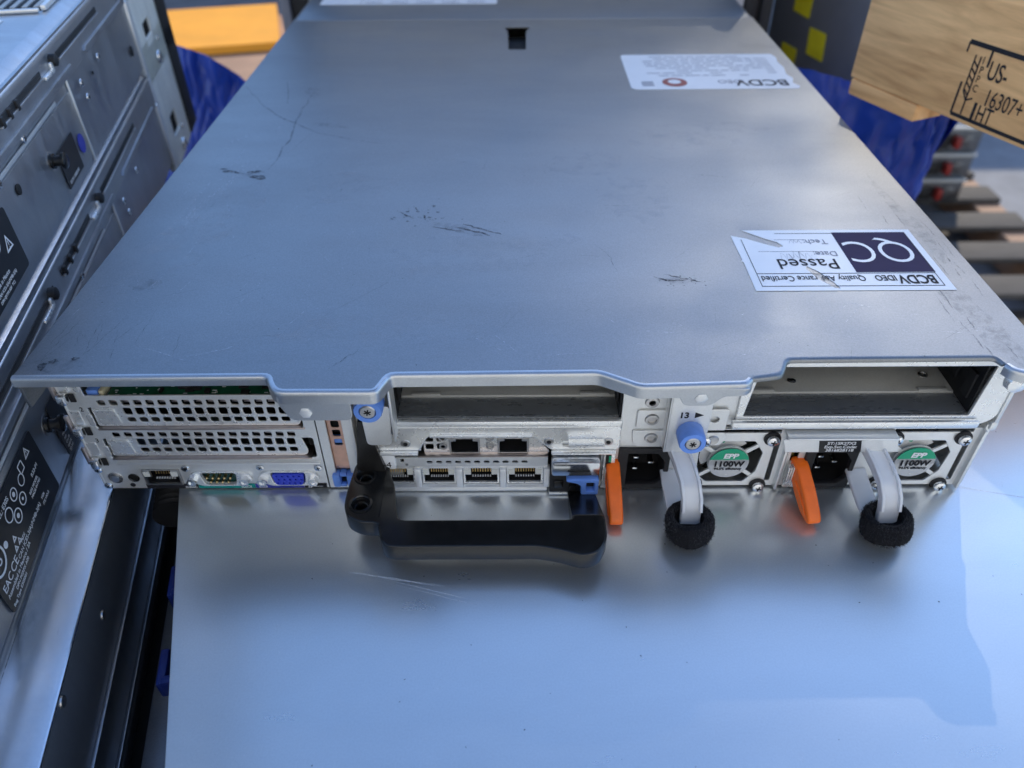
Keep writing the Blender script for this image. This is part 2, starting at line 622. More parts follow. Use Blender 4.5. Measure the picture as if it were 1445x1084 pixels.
t = thing('fill_building', 'unseen pale building added behind the camera to bounce sunlight', 'building', (-1, -6.5, -1.02))  # unseen building added as warm light fill for the rear panel
PALE = mat('pale fill wall', (0.80, 0.75, 0.67), 0.85, 0.0, 0.08, 2, 0.1, 30)
g = G()
g.box(-11, 9, -11, -6.5, -1.02, 8.0, .02)
g.obj('wall', PALE, t)
g = G()
g.box(-11.2, 9.2, -11.2, -6.3, 8.005, 8.2, .02)
g.obj('roof_edge', POST, t)
for k in range(5):
    g = G()
    g.box(-9.5 + k * 3.8, -7.9 + k * 3.8, -6.49, -6.45, 2.0, 3.6, .01)
    g.obj('window', CABN, t)

# sunlit yellow platform
t = thing('yellow_platform', 'sunlit yellow platform with brown plank front beyond the left stack', 'platform', (-1.3, 2.4, -1.02))
a0, b0, c0 = Vector((-1.059, 2.302, 0)), Vector((-.759, 2.370, 0)), Vector((-.882, 2.850, 0))
dx = (b0 - a0).normalized()
dy = (c0 - b0)
L0 = b0 - dx * 2.2
M = Matrix.Identity(4)
g = G()
f = [L0, b0, b0 + dy, L0 + dy]
g.loft([[p + Vector((0, 0, -.475)) for p in f], [p + Vector((0, 0, -.45)) for p in f]])
g.obj('deck', YEL, t)
g = G()
yv = dy.normalized()
f2 = [L0 - yv * .55, b0 - yv * .55 + dx * .14, b0 + dx * .01 + dy * .9, L0 + dy * .9]
g.loft([[p + Vector((0, 0, -1.02)) for p in f2], [p + Vector((0, 0, -.478)) for p in f2]])
g.obj('plank_front', BROWN, t)

# tall rack standing right behind the far end of the server
RX0, RX1, RY, RT = -.290, .324, .785, .34
t = thing('equipment_rack', 'tall grey equipment rack standing right behind the far end of the server', 'rack', (.017, RY, -1.02))
g = G()
g.box(RX0 + .004, RX1 - .004, RY + .020, RY + .75, -1.0, RT - .004, .003)
g.obj('cabinet_body', BLKM, t)
for x0, x1, m_ in ((RX0, RX0 + .012, POST), (RX1 - .014, RX1, BLKM)):
    g = G()
    g.box(x0, x1, RY, RY + .019, -1.02, RT, .002)
    g.obj('front_post', m_, t)
for k in range(18):
    z1 = RT - .012 - k * .0889
    g = G()
    g.box(RX0 + .036, RX1 - .036, RY + .004, RY + .019, z1 - .086, z1, .002)
    g.mi = 1
    g.box(RX0 + .013, RX0 + .034, RY + .006, RY + .019, z1 - .086, z1, .002)
    g.box(RX1 - .034, RX1 - .015, RY + .006, RY + .019, z1 - .086, z1, .002)
    g.obj('blank_panel', [RACKP, BLKM], t)

# cabinet with yellow tags, behind the crate
cu = Vector((-.4051, .9143, 0))
cn = Vector((-.9143, -.4051, 0))
co = Vector((.31, .255, 0.0))


def CRATE(off=0.0):
    """local x along the face towards the viewer, y up, z out of the face."""
    o = co - cn * off
    xa = -cu
    return Matrix(((xa.x, 0, cn.x, o.x), (xa.y, 0, cn.y, o.y), (0, 1, 0, 0), (0, 0, 0, 1)))


KC = 1.40                                   # the cabinet stands this much farther out than the crate


def CAB():
    xa = -cu
    o_ = Vector((0, -.244, .287)) + (co - cn * .10 - Vector((0, -.244, .287))) * KC
    return Matrix(((xa.x, 0, cn.x, o_.x), (xa.y, 0, cn.y, o_.y), (0, 1, 0, 0), (0, 0, 0, 1)))


def cq(x, z):
    return (x * KC, .287 + (z - .287) * KC)


Mg = CAB()
t = thing('metal_cabinet', 'dark grey metal cabinet with three yellow tags behind the crate', 'cabinet', (.6, 1.1, -1.02))
g = G()
g.box(-.335 * KC, -.190 * KC, -1.02, .34, -.10, 0, .004, Mg)
g.obj('body', CABN, t)
for quad in (((-.303, .125), (-.304, .083), (-.280, .080), (-.281, .122)),
             ((-.276, .074), (-.274, .050), (-.250, .048), (-.253, .073)),
             ((-.310, .052), (-.308, .030), (-.287, .030), (-.287, .050))):
    g = G()
    g.sheet(roundpoly([cq(*q) for q in quad], .002), (), .0006, .0001, Mg @ Matrix.Translation((0, 0, .0008)))
    g.obj('yellow_tag', YTAG, t)

# wooden crate
Mc = CRATE(0)
t = thing('wooden_crate', 'plywood crate with black heat treatment stamp beside the server', 'crate', (.45, .35, .07))
o = G()
o.box(-.119, .060, .087, .170, -.32, 0, .0012, Mc)
# object-space grain follows the face, so build it in its own frame
cr = o.obj('box', WOOD, t)
cr.data.transform(Mc.inverted())
cr.matrix_parent_inverse = Matrix()
put(cr, t)
cr.matrix_basis = Mc
g = G()
g.box(-.118, -.052, .074, .0868, -.03, -.0005, .002, Mc)
cr2 = g.obj('runner', WOOD, t)
cr2.data.transform(Mc.inverted())
cr2.matrix_basis = Mc
g = G()
g.box(.02, .055, -1.02, .0868, -.31, -.20, .002, Mc)
cr3 = g.obj('support_post', WOOD, t)
cr3.data.transform(Mc.inverted())
cr3.matrix_basis = Mc
g = G()
Mt = Mc @ Matrix.Translation((0, 0, .0003))


def bar(x0, y0, x1, y1, wd):
    d = Vector((x1 - x0, y1 - y0))
    q = Vector((-d.y, d.x)).normalized() * wd / 2
    g.poly([(x0 + q.x, y0 + q.y), (x0 - q.x, y0 - q.y), (x1 - q.x, y1 - q.y), (x1 + q.x, y1 + q.y)], Mt)


bar(-.028, .1365, .058, .1365, .0030)
bar(-.024, .091, .058, .091, .0024)
bar(-.024, .091, -.024, .112, .0015)
bar(-.028, .1365, -.028, .130, .0012)
bar(-.008, .091, -.008, .103, .0022)
bar(-.010, .1365, -.010, .125, .0016)
# wheat ear
bar(-.0165, .0925, -.0165, .130, .0011)
bar(-.0165, .102, -.0205, .107, .0011)
bar(-.0205, .107, -.0205, .130, .0010)
bar(-.0165, .102, -.0120, .1045, .0011)
for k in range(5):
    bar(-.0165, .105 + k * .0045, -.0205, .1085 + k * .0045, .0010)
for k, ch in enumerate('IPPC'):
    g.text(ch, .0066, Mt @ Matrix.Translation((-.0146, .126 - k * .0058, 0)), sx=.8, th=.0001)
g.text('US-', .0160, Mt @ Matrix.Translation((-.0085, .1185, 0)), sx=.62, th=.0001, bold=.0001)
g.text('16307+', .0150, Mt @ Matrix.Translation((-.0040, .1030, 0)), sx=.62, th=.0001)
g.text('HT', .0145, Mt @ Matrix.Translation((-.0055, .0925, 0)), sx=.62, th=.0001, bold=.0001)
g.obj('ink_stamp', INK, t)

# blue tarp bundle under the crate (right) and hanging tarp (left)


def tarp(name, label, poly_top, drop, seedv, amp=.01, back=None):
    """cloth: a polyline of top points extruded along 'drop' with folds."""
    random.seed(seedv)
    t_ = G()
    n = 90
    m_ = 50
    P = [Vector(p) for p in poly_top]

    def along(u):
        x = u * (len(P) - 1)
        i = min(int(x), len(P) - 2)
        return P[i].lerp(P[i + 1], x - i)
    rows = []
    if back:
        for k in range(6):
            f_ = 1 - k / 6
            rows.append([along(i / n) + Vector(back) * f_ + Vector((0, 0, .006 * math.sin(i * .9 + k))) for i in range(n + 1)])
    for j in range(m_ + 1):
        v = j / m_
        row = []
        for i in range(n + 1):
            u = i / n
            p = along(u)
            q = p + Vector(drop) * v
            f = amp * (math.sin(u * 13 + v * 3) + .6 * math.sin(u * 29 - v * 4 + 1) + .4 * math.sin(u * 7 + v * 11)) * (.25 + v)
            q += Vector((f * .6, -f, f * .2))
            nz = noise.noise(Vector((u * 7, v * 6, seedv))) * .5 + abs(noise.noise(Vector((u * 15, v * 11, seedv + 4)))) * .45 + abs(noise.noise(Vector((u * 31, v * 25, seedv + 9)))) * .22
            q += Vector((nz * .3, -nz, nz * .35)) * amp * 1.7
            row.append(q)
        rows.append(row)
    t_.loft(rows, cap=False, closed=False)
    bmesh.ops.solidify(t_.bm, geom=t_.bm.faces[:], thickness=.0015)
    for f in t_.bm.faces:
        f.smooth = True
    return t_.obj(name, TARP, None, label, 'tarp', angle=60)


tarp('blue_tarp', 'blue tarp bunched below the crate runner, right of the server',
     [(.24, .66, .015), (.33, .60, .012), (.42, .57, -.005), (.475, .575, -.022), (.485, .66, -.02)], (-.05, -.02, -.40), 3, .014, (.03, .20, -.10))
g = G()
g.box(.28, .46, .66, .86, -1.02, -.14, .01)
g.obj('storage_bin', BLKM, None, 'dark bin standing under the blue tarp by the crate', 'bin')
tarp('blue_tarp', 'blue tarp hanging beside the ears of the left server stack',
     [(-.60, .75, .025), (-.47, .76, .012), (-.414, .75, .003), (-.384, .75, -.008), (-.345, .745, -.032), (-.318, .74, -.060)], (-.055, -.03, -.33), 5, .010)

# far stack of servers on a pallet, right
def far_server(z, label):
    base = Vector((1.235, 2.07, z))
    t = thing('stacked_server', label, 'server', base, 0, 'servers stacked on the pallet')
    x0, x1, y0, y1 = 1.10, 1.46, 2.07, 2.7
    M = Matrix.Identity(4)
    g = G()
    g.box(x0 - .25, x1, y0, y1, z, z + .084, .003)
    g.obj('body', DKST, t)
    for k in range(3):
        xx = x1 - .085 - k * .115
        g = G()
        g.box(xx - .006, xx + .012, y0 - .03, y0 - .001, z + .02, z + .055, .003)
        g.obj('lever', RED, t)
        g = G()
        g.lathe([(.019, 0), (.019, .004), (.012, .006)], FACE(y0) @ Matrix.Translation((xx + .045, z + .035, 0)), 18)
        g.obj('fan_grille', DKST, t)
        g = G()
        g.box(xx - .05, xx - .012, y0 - .006, y0 - .0005, z + .012, z + .05, .002)
        g.obj('socket', BLKM, t)
    g = G()
    g.box(x0 - .25, x1, y0 - .012, y0 - .0005, z + .074, z + .082, .001)
    g.obj('lid_edge', GRST, t)


far_server(-.880, 'bottom server of the blurred stack on the pallet')
far_server(-.794, 'middle server of the blurred stack on the pallet')
far_server(-.708, 'top server of the blurred stack on the pallet')
t = thing('wooden_pallet', 'weathered wooden pallet under the blurred server stack', 'pallet', (1.3, 2.2, -1.02))
for k in range(6):
    g = G()
    yy = 1.52 + k * .19
    g.box(.75, 1.62, yy, yy + .10, -.898, -.881, .002)
    g.obj('deck_board', PALW, t)
for xx in (.76, 1.14, 1.53):
    g = G()
    g.box(xx, xx + .09, 1.52, 2.57, -1.0, -.899, .003)
    g.obj('stringer', BROWN if xx > 1.5 else PALW, t)
for k in range(3):
    g = G()
    yy = 1.53 + k * .47
    g.box(.75, 1.62, yy, yy + .09, -1.019, -1.0005, .002)
    g.obj('bottom_board', PALW, t)

# ================================================================== WORKBENCH AND THE SERVERS UNDERNEATH
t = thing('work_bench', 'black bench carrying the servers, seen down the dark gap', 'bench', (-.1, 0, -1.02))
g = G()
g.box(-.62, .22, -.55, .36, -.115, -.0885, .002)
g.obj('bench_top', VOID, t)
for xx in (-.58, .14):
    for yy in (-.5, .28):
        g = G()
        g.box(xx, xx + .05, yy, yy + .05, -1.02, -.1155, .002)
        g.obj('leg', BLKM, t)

# D: the bright server lid in front
A_D = R(16.43)
MD = Matrix.Translation((-.1629, -.0058, 0)) @ Matrix.Rotation(A_D, 4, 'Z')   # x right, y away
t = thing('lower_server', 'bright silver server lying flat underneath the main server', 'server', (.05, -.05, -.088))
g = G()
g.box(0, .48, -.52, .44, -.0012, 0, .0005, MD)
g.mi = 1
rnd = random.Random(4)
for _ in range(240):
    x, y = rnd.uniform(.01, .42), rnd.uniform(-.2, 0.05)
    L = rnd.choice([.0006, .001, .0016, .004])
    a = rnd.uniform(0, 3.14)
    wd = rnd.uniform(.00008, .00022)
    g.ribbon([(x, y), (x + L * math.cos(a) * .5, y + L * math.sin(a) * .5), (x + L * math.cos(a), y + L * math.sin(a))], wd, MD @ Matrix.Translation((0, 0, .00006)))
for x0, y0, x1, y1 in ((.355, -.075, .425, -.115), (.205, -.005, .255, -.022), (.09, -.06, .13, -.085), (.21, -.012, .25, -.03), (.075, -.05, .115, -.07)):
    for q in range(2):
        o_ = rnd.uniform(-.002, .002)
        g.ribbon([(x0 + (x1 - x0) * k / 6, y0 + o_ + (y1 - y0) * k / 6 + rnd.uniform(-.0003, .0003)) for k in range(7)], .00022, MD @ Matrix.Translation((0, 0, .00006)))
g.mi = 2
for _ in range(46):
    g.blob(rnd.uniform(.02, .44), rnd.uniform(-.2, -.01), rnd.uniform(.0002, .0005), rnd.uniform(.0002, .0004), MD @ Matrix.Translation((0, 0, .00007)), n=7)
g.obj('lid', [TOP, SCRW, SCUFF], t)
g = G()
g.box(.002, .478, -.518, .438, -.0865, -.0013, .001, MD)
g.obj('chassis', DKST, t)

# C: server under the left stack, its lid is the ledge
A_C = R(11.5)
MC = Matrix.Translation((-.2007, 0, 0)) @ Matrix.Rotation(A_C, 4, 'Z')
t = thing('base_server', 'bottom server of the left stack with bare ledge and dark side', 'server', (-.35, -.1, -.088))
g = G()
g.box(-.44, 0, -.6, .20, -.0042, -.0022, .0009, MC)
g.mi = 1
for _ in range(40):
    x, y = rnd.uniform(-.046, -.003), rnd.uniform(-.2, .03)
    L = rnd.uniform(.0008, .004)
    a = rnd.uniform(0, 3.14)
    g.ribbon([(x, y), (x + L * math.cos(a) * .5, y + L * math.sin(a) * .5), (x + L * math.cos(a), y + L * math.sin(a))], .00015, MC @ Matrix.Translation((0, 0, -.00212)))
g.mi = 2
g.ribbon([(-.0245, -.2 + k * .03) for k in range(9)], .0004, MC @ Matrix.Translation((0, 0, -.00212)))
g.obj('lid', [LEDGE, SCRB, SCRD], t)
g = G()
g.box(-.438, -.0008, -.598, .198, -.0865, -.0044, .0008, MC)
g.obj('chassis', sheet_metal('gap shaded side sheet', (0.30, 0.31, 0.33), 0.36, 0.08, 0.04, 1500, 14, 0.75, 0.06, 0.0, 0.04), t)  # the dark gap's reflection is put into this sheet's colour
for s_, z_ in ((-.040, -.0242), (-.092, -.0075)):
    g = G()
    screw(g, MC @ Matrix(((0, 0, 1, -.0008), (1, 0, 0, s_ - .0005), (0, 1, 0, z_), (0, 0, 0, 1))), .0027, .0011, False)
    g.obj('rivet', [SATIN], t)
g = G()
g.box(-.001, .0012, -.55, .19, -.0655, -.0440, .0008, MC)
g.box(-.001, .0042, -.55, .19, -.0685, -.0658, .0008, MC)
g.box(.0030, .0042, -.55, .19, -.0657, -.0620, .0004, MC)
g.obj('slide_rail', SIDE, t)
g = G()
g.box(.012, .015, -.55, .19, -.080, -.070, .0008, MC)
g.obj('rail_lip', DKST, t)

# hose and blue latches in the gap
g = G()
prof = []
for k in range(27):
    prof.append((.0100 + .0011 * math.cos(k * math.pi), k * .0017))
hm = MC @ Matrix.Translation((.0225, .064, -.024)) @ Matrix.Rotation(R(96), 4, 'X')
g.lathe(prof, hm, 22)
g.obj('corrugated_hose', BLKM, None, 'black ribbed hose deep in the gap between the servers', 'hose')


def gap_latch(s_, z0, label):
    g_ = G()
    Mx = MC @ Matrix.Translation((.0285, s_, z0))
    g_.box(-.002, .002, -.009, .009, 0, .011, .001, Mx)
    g_.box(.0005, .006, -.010, -.006, .003, .013, .0008, Mx)
    return g_.obj('blue_latch', NAVYP, None, label, 'latch', 'blue latches in the gap')


gap_latch(-.026, -.036, 'blue latch in the gap, nearer the ribbed hose')
gap_latch(-.070, -.040, 'blue latch in the gap, nearer the photo edge')
g = G()
g.box(.018, .030, -.5, .15, -.0884, -.050, .001, MC)
g.obj('cable_tray', DKST, None, 'dark metal tray lying in the gap between the servers', 'tray')

# ================================================================== LEFT STACK
uW = Vector((-.19081, .98163, 0))
nW = Vector((.98163, .19081, 0))
oW = Vector((-.2369, .0453, 0))


def WALL(ds=0.0, dz=0.0, dn=0.0):
    """local x along the side away from the viewer, y up, z out of the side."""
    o_ = oW + uW * ds + nW * dn
    return Matrix(((uW.x, 0, nW.x, o_.x), (uW.y, 0, nW.y, o_.y), (0, 1, 0, dz), (0, 0, 0, 1)))


def stack_server(z0, label, s_off, group):
    t = thing('stacked_rack_server', label, 'server', oW + Vector((-.2, .1, z0)), 0, group)
    M = WALL(0, z0)
    g = G()
    g.box(-.50, .375, .0004, .0765, -.43, 0, .0006, M)
    # embossed ribs and panel steps on the side
    g.box(-.49, .188, .004, .046, -.001, .0008, .0006, M)
    g.obj('chassis', SIDE, t)
    # lid with rolled edge that laps over the side
    g = G()
    Pf = [(-.43, .0806), (-.0078, .0806), (-.0068, .0804), (.0009, .0752), (.0014, .0744), (.0016, .072), (.0016, .052), (.0010, .0513), (.0006, .052), (.0006, .0768), (-.43, .0768)]
    s0, s1 = -.50, .372
    r0 = [M @ Vector((s0, y_, z_)) for z_, y_ in Pf]
    r1 = [M @ Vector((s1, y_, z_)) for z_, y_ in Pf]
    g.loft([r0, r1])
    # rib pressed into the lid side
    for a_, b_ in ((-.48, .205 + s_off), (.235 + s_off, .36)):
        rib = [(a_, .0555), (a_ + .004, .0575), (b_ - .004, .0575), (b_, .0555), (b_ - .004, .0538), (a_ + .004, .0538)]
        g.sheet(rib, (), .0016, .0006, M @ Matrix.Translation((0, 0, .0030)))
    g.obj('lid', SIDE, t)
    # long slot with brown rail, hook
    g = G()
    for a_, b_ in ((-.45, .060 + s_off * .3), (.075 + s_off * .3, .150 + s_off), (.185 + s_off, .290)):
        g.mi = 0
        g.box(a_, b_, .0655, .0690, .0012, .0021, .0003, M)
        g.mi = 1
        g.box(a_ + .001, b_ - .001, .0644, .0654, .0012, .0032, .0004, M)
    g.mi = 0
    for k in range(3):
        g.box(.078 + k * .012 + s_off * .3, .081 + k * .012 + s_off * .3, .064, .0692, .0012, .0035, .0003, M)
    g.obj('lid_slot', [BLKM, SATIN], t)
    for sk in (.045 + s_off * .3, .165 + s_off):
        g = G()
        g.mi = 0
        g.lathe([(.0034, 0), (.0034, .0035), (.0022, .0042)], M @ Matrix.Translation((sk + .008, .068, .0016)), 14)
        g.mi = 1
        g.box(sk - .013, sk + .004, .0625, .0650, .0015, .0040, .0009, M)
        g.box(sk + .002, sk + .006, .0625, .0680, .0015, .0036, .0008, M)
        g.obj('hook', [BLKM, ZNB], t)
    # upper long seam of the top edge
    ss = [(.096, .052), (.21, .043), (.213, .033), (.26, .044), (.05 + s_off * .5, .048)]
    for a_, b_ in ss:
        g = G()
        screw(g, M @ Matrix.Translation((a_, b_, .0018)), .0026, .001, True)
        g.obj('side_screw', [CHROME, BLKM], t)
    # panel edge line
    g = G()
    g.box(.187, .1892, .001, .0525, .0004, .0016, .0004, M)
    g.box(-.49, .158, .0475, .0495, .0006, .0014, .0003, M)
    g.obj('panel_edge', ZN, t)
    # mounting ear
    g = G()
    g.sheet(roundpoly([(.395, -.012), (.497, -.012), (.497, .1), (.395, .1)], .002),
            [rrect(.430, .012, .458, .031, .002), rrect(.492, .055, .499, .058, 0), rrect(.493, .075, .499, .078, 0)], .002, .0004, M @ Matrix.Translation((0, -.0095, -.004)))
    g.obj('mounting_ear', EAR, t)
    g = G()
    g.box(.375, .382, -.006, .052, -.004, .0015, .0012, M)
    g.box(.383, .400, -.012, .078, -.006, -.0025, .0012, M)
    g.obj('ear_rib', ZN, t)
    g = G()
    g.box(.425, .46, .0, .03, -.025, -.02, 0, M)
    g.box(.498, .535, -.02, .082, -.03, -.002, .002, M)
    g.obj('bezel', BLKM, t)
    g = G()
    screw(g, M @ Matrix.Translation((.452, -.012, -.0038)), .0058, .003, True)
    g.obj('ear_screw', [CHROME, BLKM], t)
    g = G()
    screw(g, M @ Matrix.Translation((.468, .0, -.0038)), .0022, .0015, False)
    g.obj('ear_screw', [CHROME, BLKM], t)
    return t, M


tB, MB_ = stack_server(-.0016, 'middle server of the left stack with large approval label', -.01, 'servers stacked on the left')
tA, MA_ = stack_server(.0802, 'top server of the left stack with small code label', 0.0, 'servers stacked on the left')


def standoff(t, M, s_, z_):
    g = G()
    g.mi = 0
    g.lathe([(.0058, 0), (.0058, .0006), (.0046, .0007)], M @ Matrix.Translation((s_, z_, .0003)), 18)
    g.mi = 1
    g.lathe([(.0042, .0), (.0042, .002), (.0030, .0022), (.0030, .0062), (.0046, .0064), (.0046, .0078), (.0036, .0084)], M @ Matrix.Translation((s_, z_, .0006)), 18)
    g.obj('rail_standoff', [SATIN, BLK], t)


standoff(tA, MA_, .121, .029)
standoff(tB, MB_, -.010, .029)
# dents and holes on the near panel of A
for s_, z_, r_ in ((.068, .037, .0028), (.24, .040, .0013), (.35, .022, .004)):
    g = G()
    g.lathe([(r_, 0), (r_, .0006), (r_ * .9, .0007)], MA_ @ Matrix.Translation((s_, z_, .0012)), 14)
    g.obj('side_hole', VOID, tA)
g = G()
g.lathe([(.0058, 0), (.0058, .0004)], MA_ @ Matrix.Translation((.174, .018, .0012)), 20)
g.obj('round_sticker', NAVY, tA)


def black_label(t, M, x0, y0, x1, y1, lines, marks, r=.002, tilt=()):
    g = G()
    Ml = M @ Matrix.Translation((0, 0, .0016))
    g.mi = 0
    g.sheet(rrect(x0, y0, x1, y1, r), (), .0005, .0001, Ml)
    g.mi = 1
    Mt_ = M @ Matrix.Translation((0, 0, .00175))
    for tx, ty, sz, body in lines:
        g.text(body, sz, Mt_ @ Matrix.Translation((tx, ty, 0)))
    for kind, cx, cy, r_ in marks:
        if kind == 'ring':
            g.sheet(circ(cx, cy, r_, 24), [circ(cx, cy, r_ * .84, 24)], .0001, 0, Mt_ @ Matrix.Translation((0, 0, .0001)))
        elif kind == 'disc':
            g.sheet(circ(cx, cy, r_, 24), [], .0001, 0, Mt_ @ Matrix.Translation((0, 0, .0001)))
        elif kind == 'tri':
            g.sheet(circ(cx, cy, r_, 3, math.pi / 2), [circ(cx, cy, r_ * .68, 3, math.pi / 2)], .0001, 0, Mt_ @ Matrix.Translation((0, 0, .0001)))
            g.text('!', r_ * 1.1, Mt_ @ Matrix.Translation((cx - r_ * .1, cy - r_ * .35, 0)))
        elif kind == 'sq':
            g.sheet(rrect(cx - r_, cy - r_, cx + r_, cy + r_, r_ * .3), [rrect(cx - r_ * .8, cy - r_ * .8, cx + r_ * .8, cy + r_ * .8, r_ * .2)], .0001, 0, Mt_ @ Matrix.Translation((0, 0, .0001)))
        elif kind == 'recyc':
            for k in range(3):
                a = math.pi / 2 + k * 2 * math.pi / 3
                g.sheet(circ(cx + r_ * .62 * math.cos(a), cy + r_ * .62 * math.sin(a), r_ * .5, 3, a), [circ(cx + r_ * .62 * math.cos(a), cy + r_ * .62 * math.sin(a), r_ * .2, 3, a)], .0001, 0, Mt_ @ Matrix.Translation((0, 0, .0001)))
    return g.obj('black_label', [BLKL, WINK], t)


# big approval label on the middle server
black_label(tB, MB_, -.1035, .0030, -.0275, .0420,
            [(-.101, .0045, .0024, 'Reg Type E30S001'), (-.094, .0072, .0024, 'DPN PGRPX A00'), (-.101, .0100, .0029, 'Assembled in Mexico / 3A'),
             (-.082, .0130, .0030, 'CAN ICES-3(A)/NMB-3(A)'), (-.075, .0160, .0024, 'P6FX'), (-.101, .0135, .0055, 'EAC'),
             (-.090, .0135, .0062, 'CE'), (-.101, .0240, .0085, 'GS'), (-.100, .0360, .0034, 'CHASSIS MODEL: E30S'),
             (-.047, .0100, .0022, 'ITE NO.2'), (-.046, .0130, .0022, 'N26'), (-.052, .0200, .0022, 'MADE IN MX'),
             (-.052, .0225, .0022, 'REG MODEL'), (-.044, .0260, .0030, 'R33-P1')],
            [('ring', -.094, .0270, .0072), ('recyc', -.0775, .0195, .0042), ('ring', -.067, .0255, .0036), ('ring', -.0720, .0315, .0036),
             ('ring', -.0580, .0270, .0032), ('ring', -.0620, .0340, .0032), ('ring', -.0520, .0330, .0030), ('sq', -.0475, .0365, .0026),
             ('tri', -.0385, .0370, .0034), ('disc', -.0842, .0262, .0017), ('disc', -.067, .0255, .0012), ('disc', -.0620, .0340, .0012), ('disc', -.058, .0270, .0008)], .002)
# small label beside the standoff of B
black_label(tB, MB_, -.006, .002, .020, .036,
            [(-.0035, .004 + k * .0027, .0021, s_) for k, s_ in enumerate(('7J2 RV', '0M37K', 'CN-70', 'A01', 'MX-0', 'SVC', '3X7'))],
            [('ring', .0105, .030, .0022)], .003)
# big label on the top server, mostly out of frame at the left
black_label(tA, MA_, -.040, .0078, .0450, .0395,
            [(.003, .0100, .0022, 'DPN 0JVYM A00  TC2'), (.003, .0128, .0024, 'CAN ICES-3(A)/NMB-3(A)'), (.004, .0160, .0030, 'Made in Mexico'),
             (.004, .0200, .0030, 'E38S'), (-.02, .024, .006, 'CE')],
            [('tri', .0335, .0250, .0050), ('ring', .022, .0310, .0042), ('disc', .022, .0310, .0020)], .002)
# small code label on the top server
g = G()
g.sheet(rrect(.130, .0075, .1635, .0295, .0008), (), .0005, .0001, MA_ @ Matrix.Translation((0, 0, .0016)))
g.mi = 1
Mq = MA_ @ Matrix.Translation((0, 0, .00175))
g.text('0A PY1 300059 A5', .0026, Mq @ Matrix.Translation((.1335, .0095, 0)))
g.obj('black_label', [BLKL, WINK], tA)

# white sticker and vent strip on the top of A
g = G()
Mtop = Matrix(((uW.x, -nW.x, 0, oW.x), (uW.y, -nW.y, 0, oW.y), (0, 0, 1, .1609), (0, 0, 0, 1)))   # x away, y left
g.sheet(rrect(.02, .030, .215, .130, .002), (), .0003, .0001, Mtop @ Matrix.Translation((0, 0, .0004)))
g.mi = 1
for k in range(9):
    for q in range(7):
        if rnd.random() < .75:
            x_ = .05 + q * .022
            g.poly([(x_, .038 + k * .009), (x_ + rnd.uniform(.006, .018), .038 + k * .009), (x_ + .012, .0395 + k * .009), (x_, .0395 + k * .009)], Mtop @ Matrix.Translation((0, 0, .00055)))
g.obj('white_sticker', [WHT, GINK], tA)
g = G()
g.box(.235, .268, .014, .30, 0, .0009, .0003, Mtop)
g.mi = 1
for k in range(40):
    g.box(.238, .265, .016 + k * .007, .019 + k * .007, .0009, .0016, 0, Mtop)
g.obj('vent_strip', [VOID, GRST], tA)
g = G()
g.box(.232, .272, .010, .0135, .0002, .0035, .001, Mtop)
g.box(.228, .2315, .0135, .30, .0002, .0025, .001, Mtop)
g.obj('lid_flange', ZN, tA)
# grey bar lying across the top corner
g = G()
ga, gb = Mtop @ Vector((.155, .085, .012)), Mtop @ Vector((.40, .060, .012))
g.box(.10, .45, .112, .136, .0012, .022, .002, Mtop @ Matrix.Rotation(R(-6), 4, 'Z'))
g.obj('rack_rail', SIDE, None, 'grey metal rail lying on top of the left stack', 'rail')

# ================================================================== MAIN SERVER
srv = thing('rack_server', 'silver rack server seen from its rear, with scuffed lid and ports', 'server', (.009, .017, .0006))
YF = .017
F = FACE(YF)

# ---- chassis shell
g = G()
g.box(-.206, .224, .060, .74, .0006, .0020, 0)         # floor
g.box(-.206, -.2045, .0185, .74, .0021, .0855, .0004)   # sides
g.box(.2225, .224, .0185, .74, .0021, .0855, .0004)
g.box(-.2044, .2224, .17, .172, .0021, .0855)           # dark bulkhead
g.box(-.205, .2225, .738, .74, .0021, .0855)
g.obj('chassis', [ZN], srv)
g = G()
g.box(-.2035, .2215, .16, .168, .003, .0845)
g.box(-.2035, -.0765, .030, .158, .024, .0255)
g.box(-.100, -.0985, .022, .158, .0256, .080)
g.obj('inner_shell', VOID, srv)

# ---- lid
LZ = .0875
lid_out = [(-.2085, -.0004), (-.1021, .0001), (-.0985, -.0078), (-.0955, -.0102), (-.0562, -.0104), (-.0520, .0004),
           (.0348, .0012), (.0512, -.0080), (.0946, -.0064), (.0975, -.0030), (.1099, -.0008), (.1148, .0095),
           (.2031, .0102), (.2055, .0030), (.2110, -.0010), (.2266, -.0010), (.2266, .5290), (-.2075, .5290)]
g = G()
tsl = [(-.0080, .5050), (-.0045, .4900), (-.0038, .4370), (.0110, .4370), (.0118, .4900), (.0160, .5050)]
g.sheet(roundpoly(lid_out, .0022), [roundpoly(tsl, .002)], .0016, .0005, LEVEL(LZ), 2)
g.box(-.2075, .2266, .5300, .76, LZ - .0030, LZ - .0014, .0005)
g.box(-.2075, .2266, .5288, .5312, LZ - .0030, LZ + .0004, .0006)
# side flanges
g.box(-.2085, -.2070, .0005, .74, .070, LZ - .0010, .0004)
g.box(.2252, .2266, .0005, .74, .070, LZ - .0010, .0004)
# rolled rim along the rear edge
rim = [(a, b) for a, b in lid_out[0:12]]


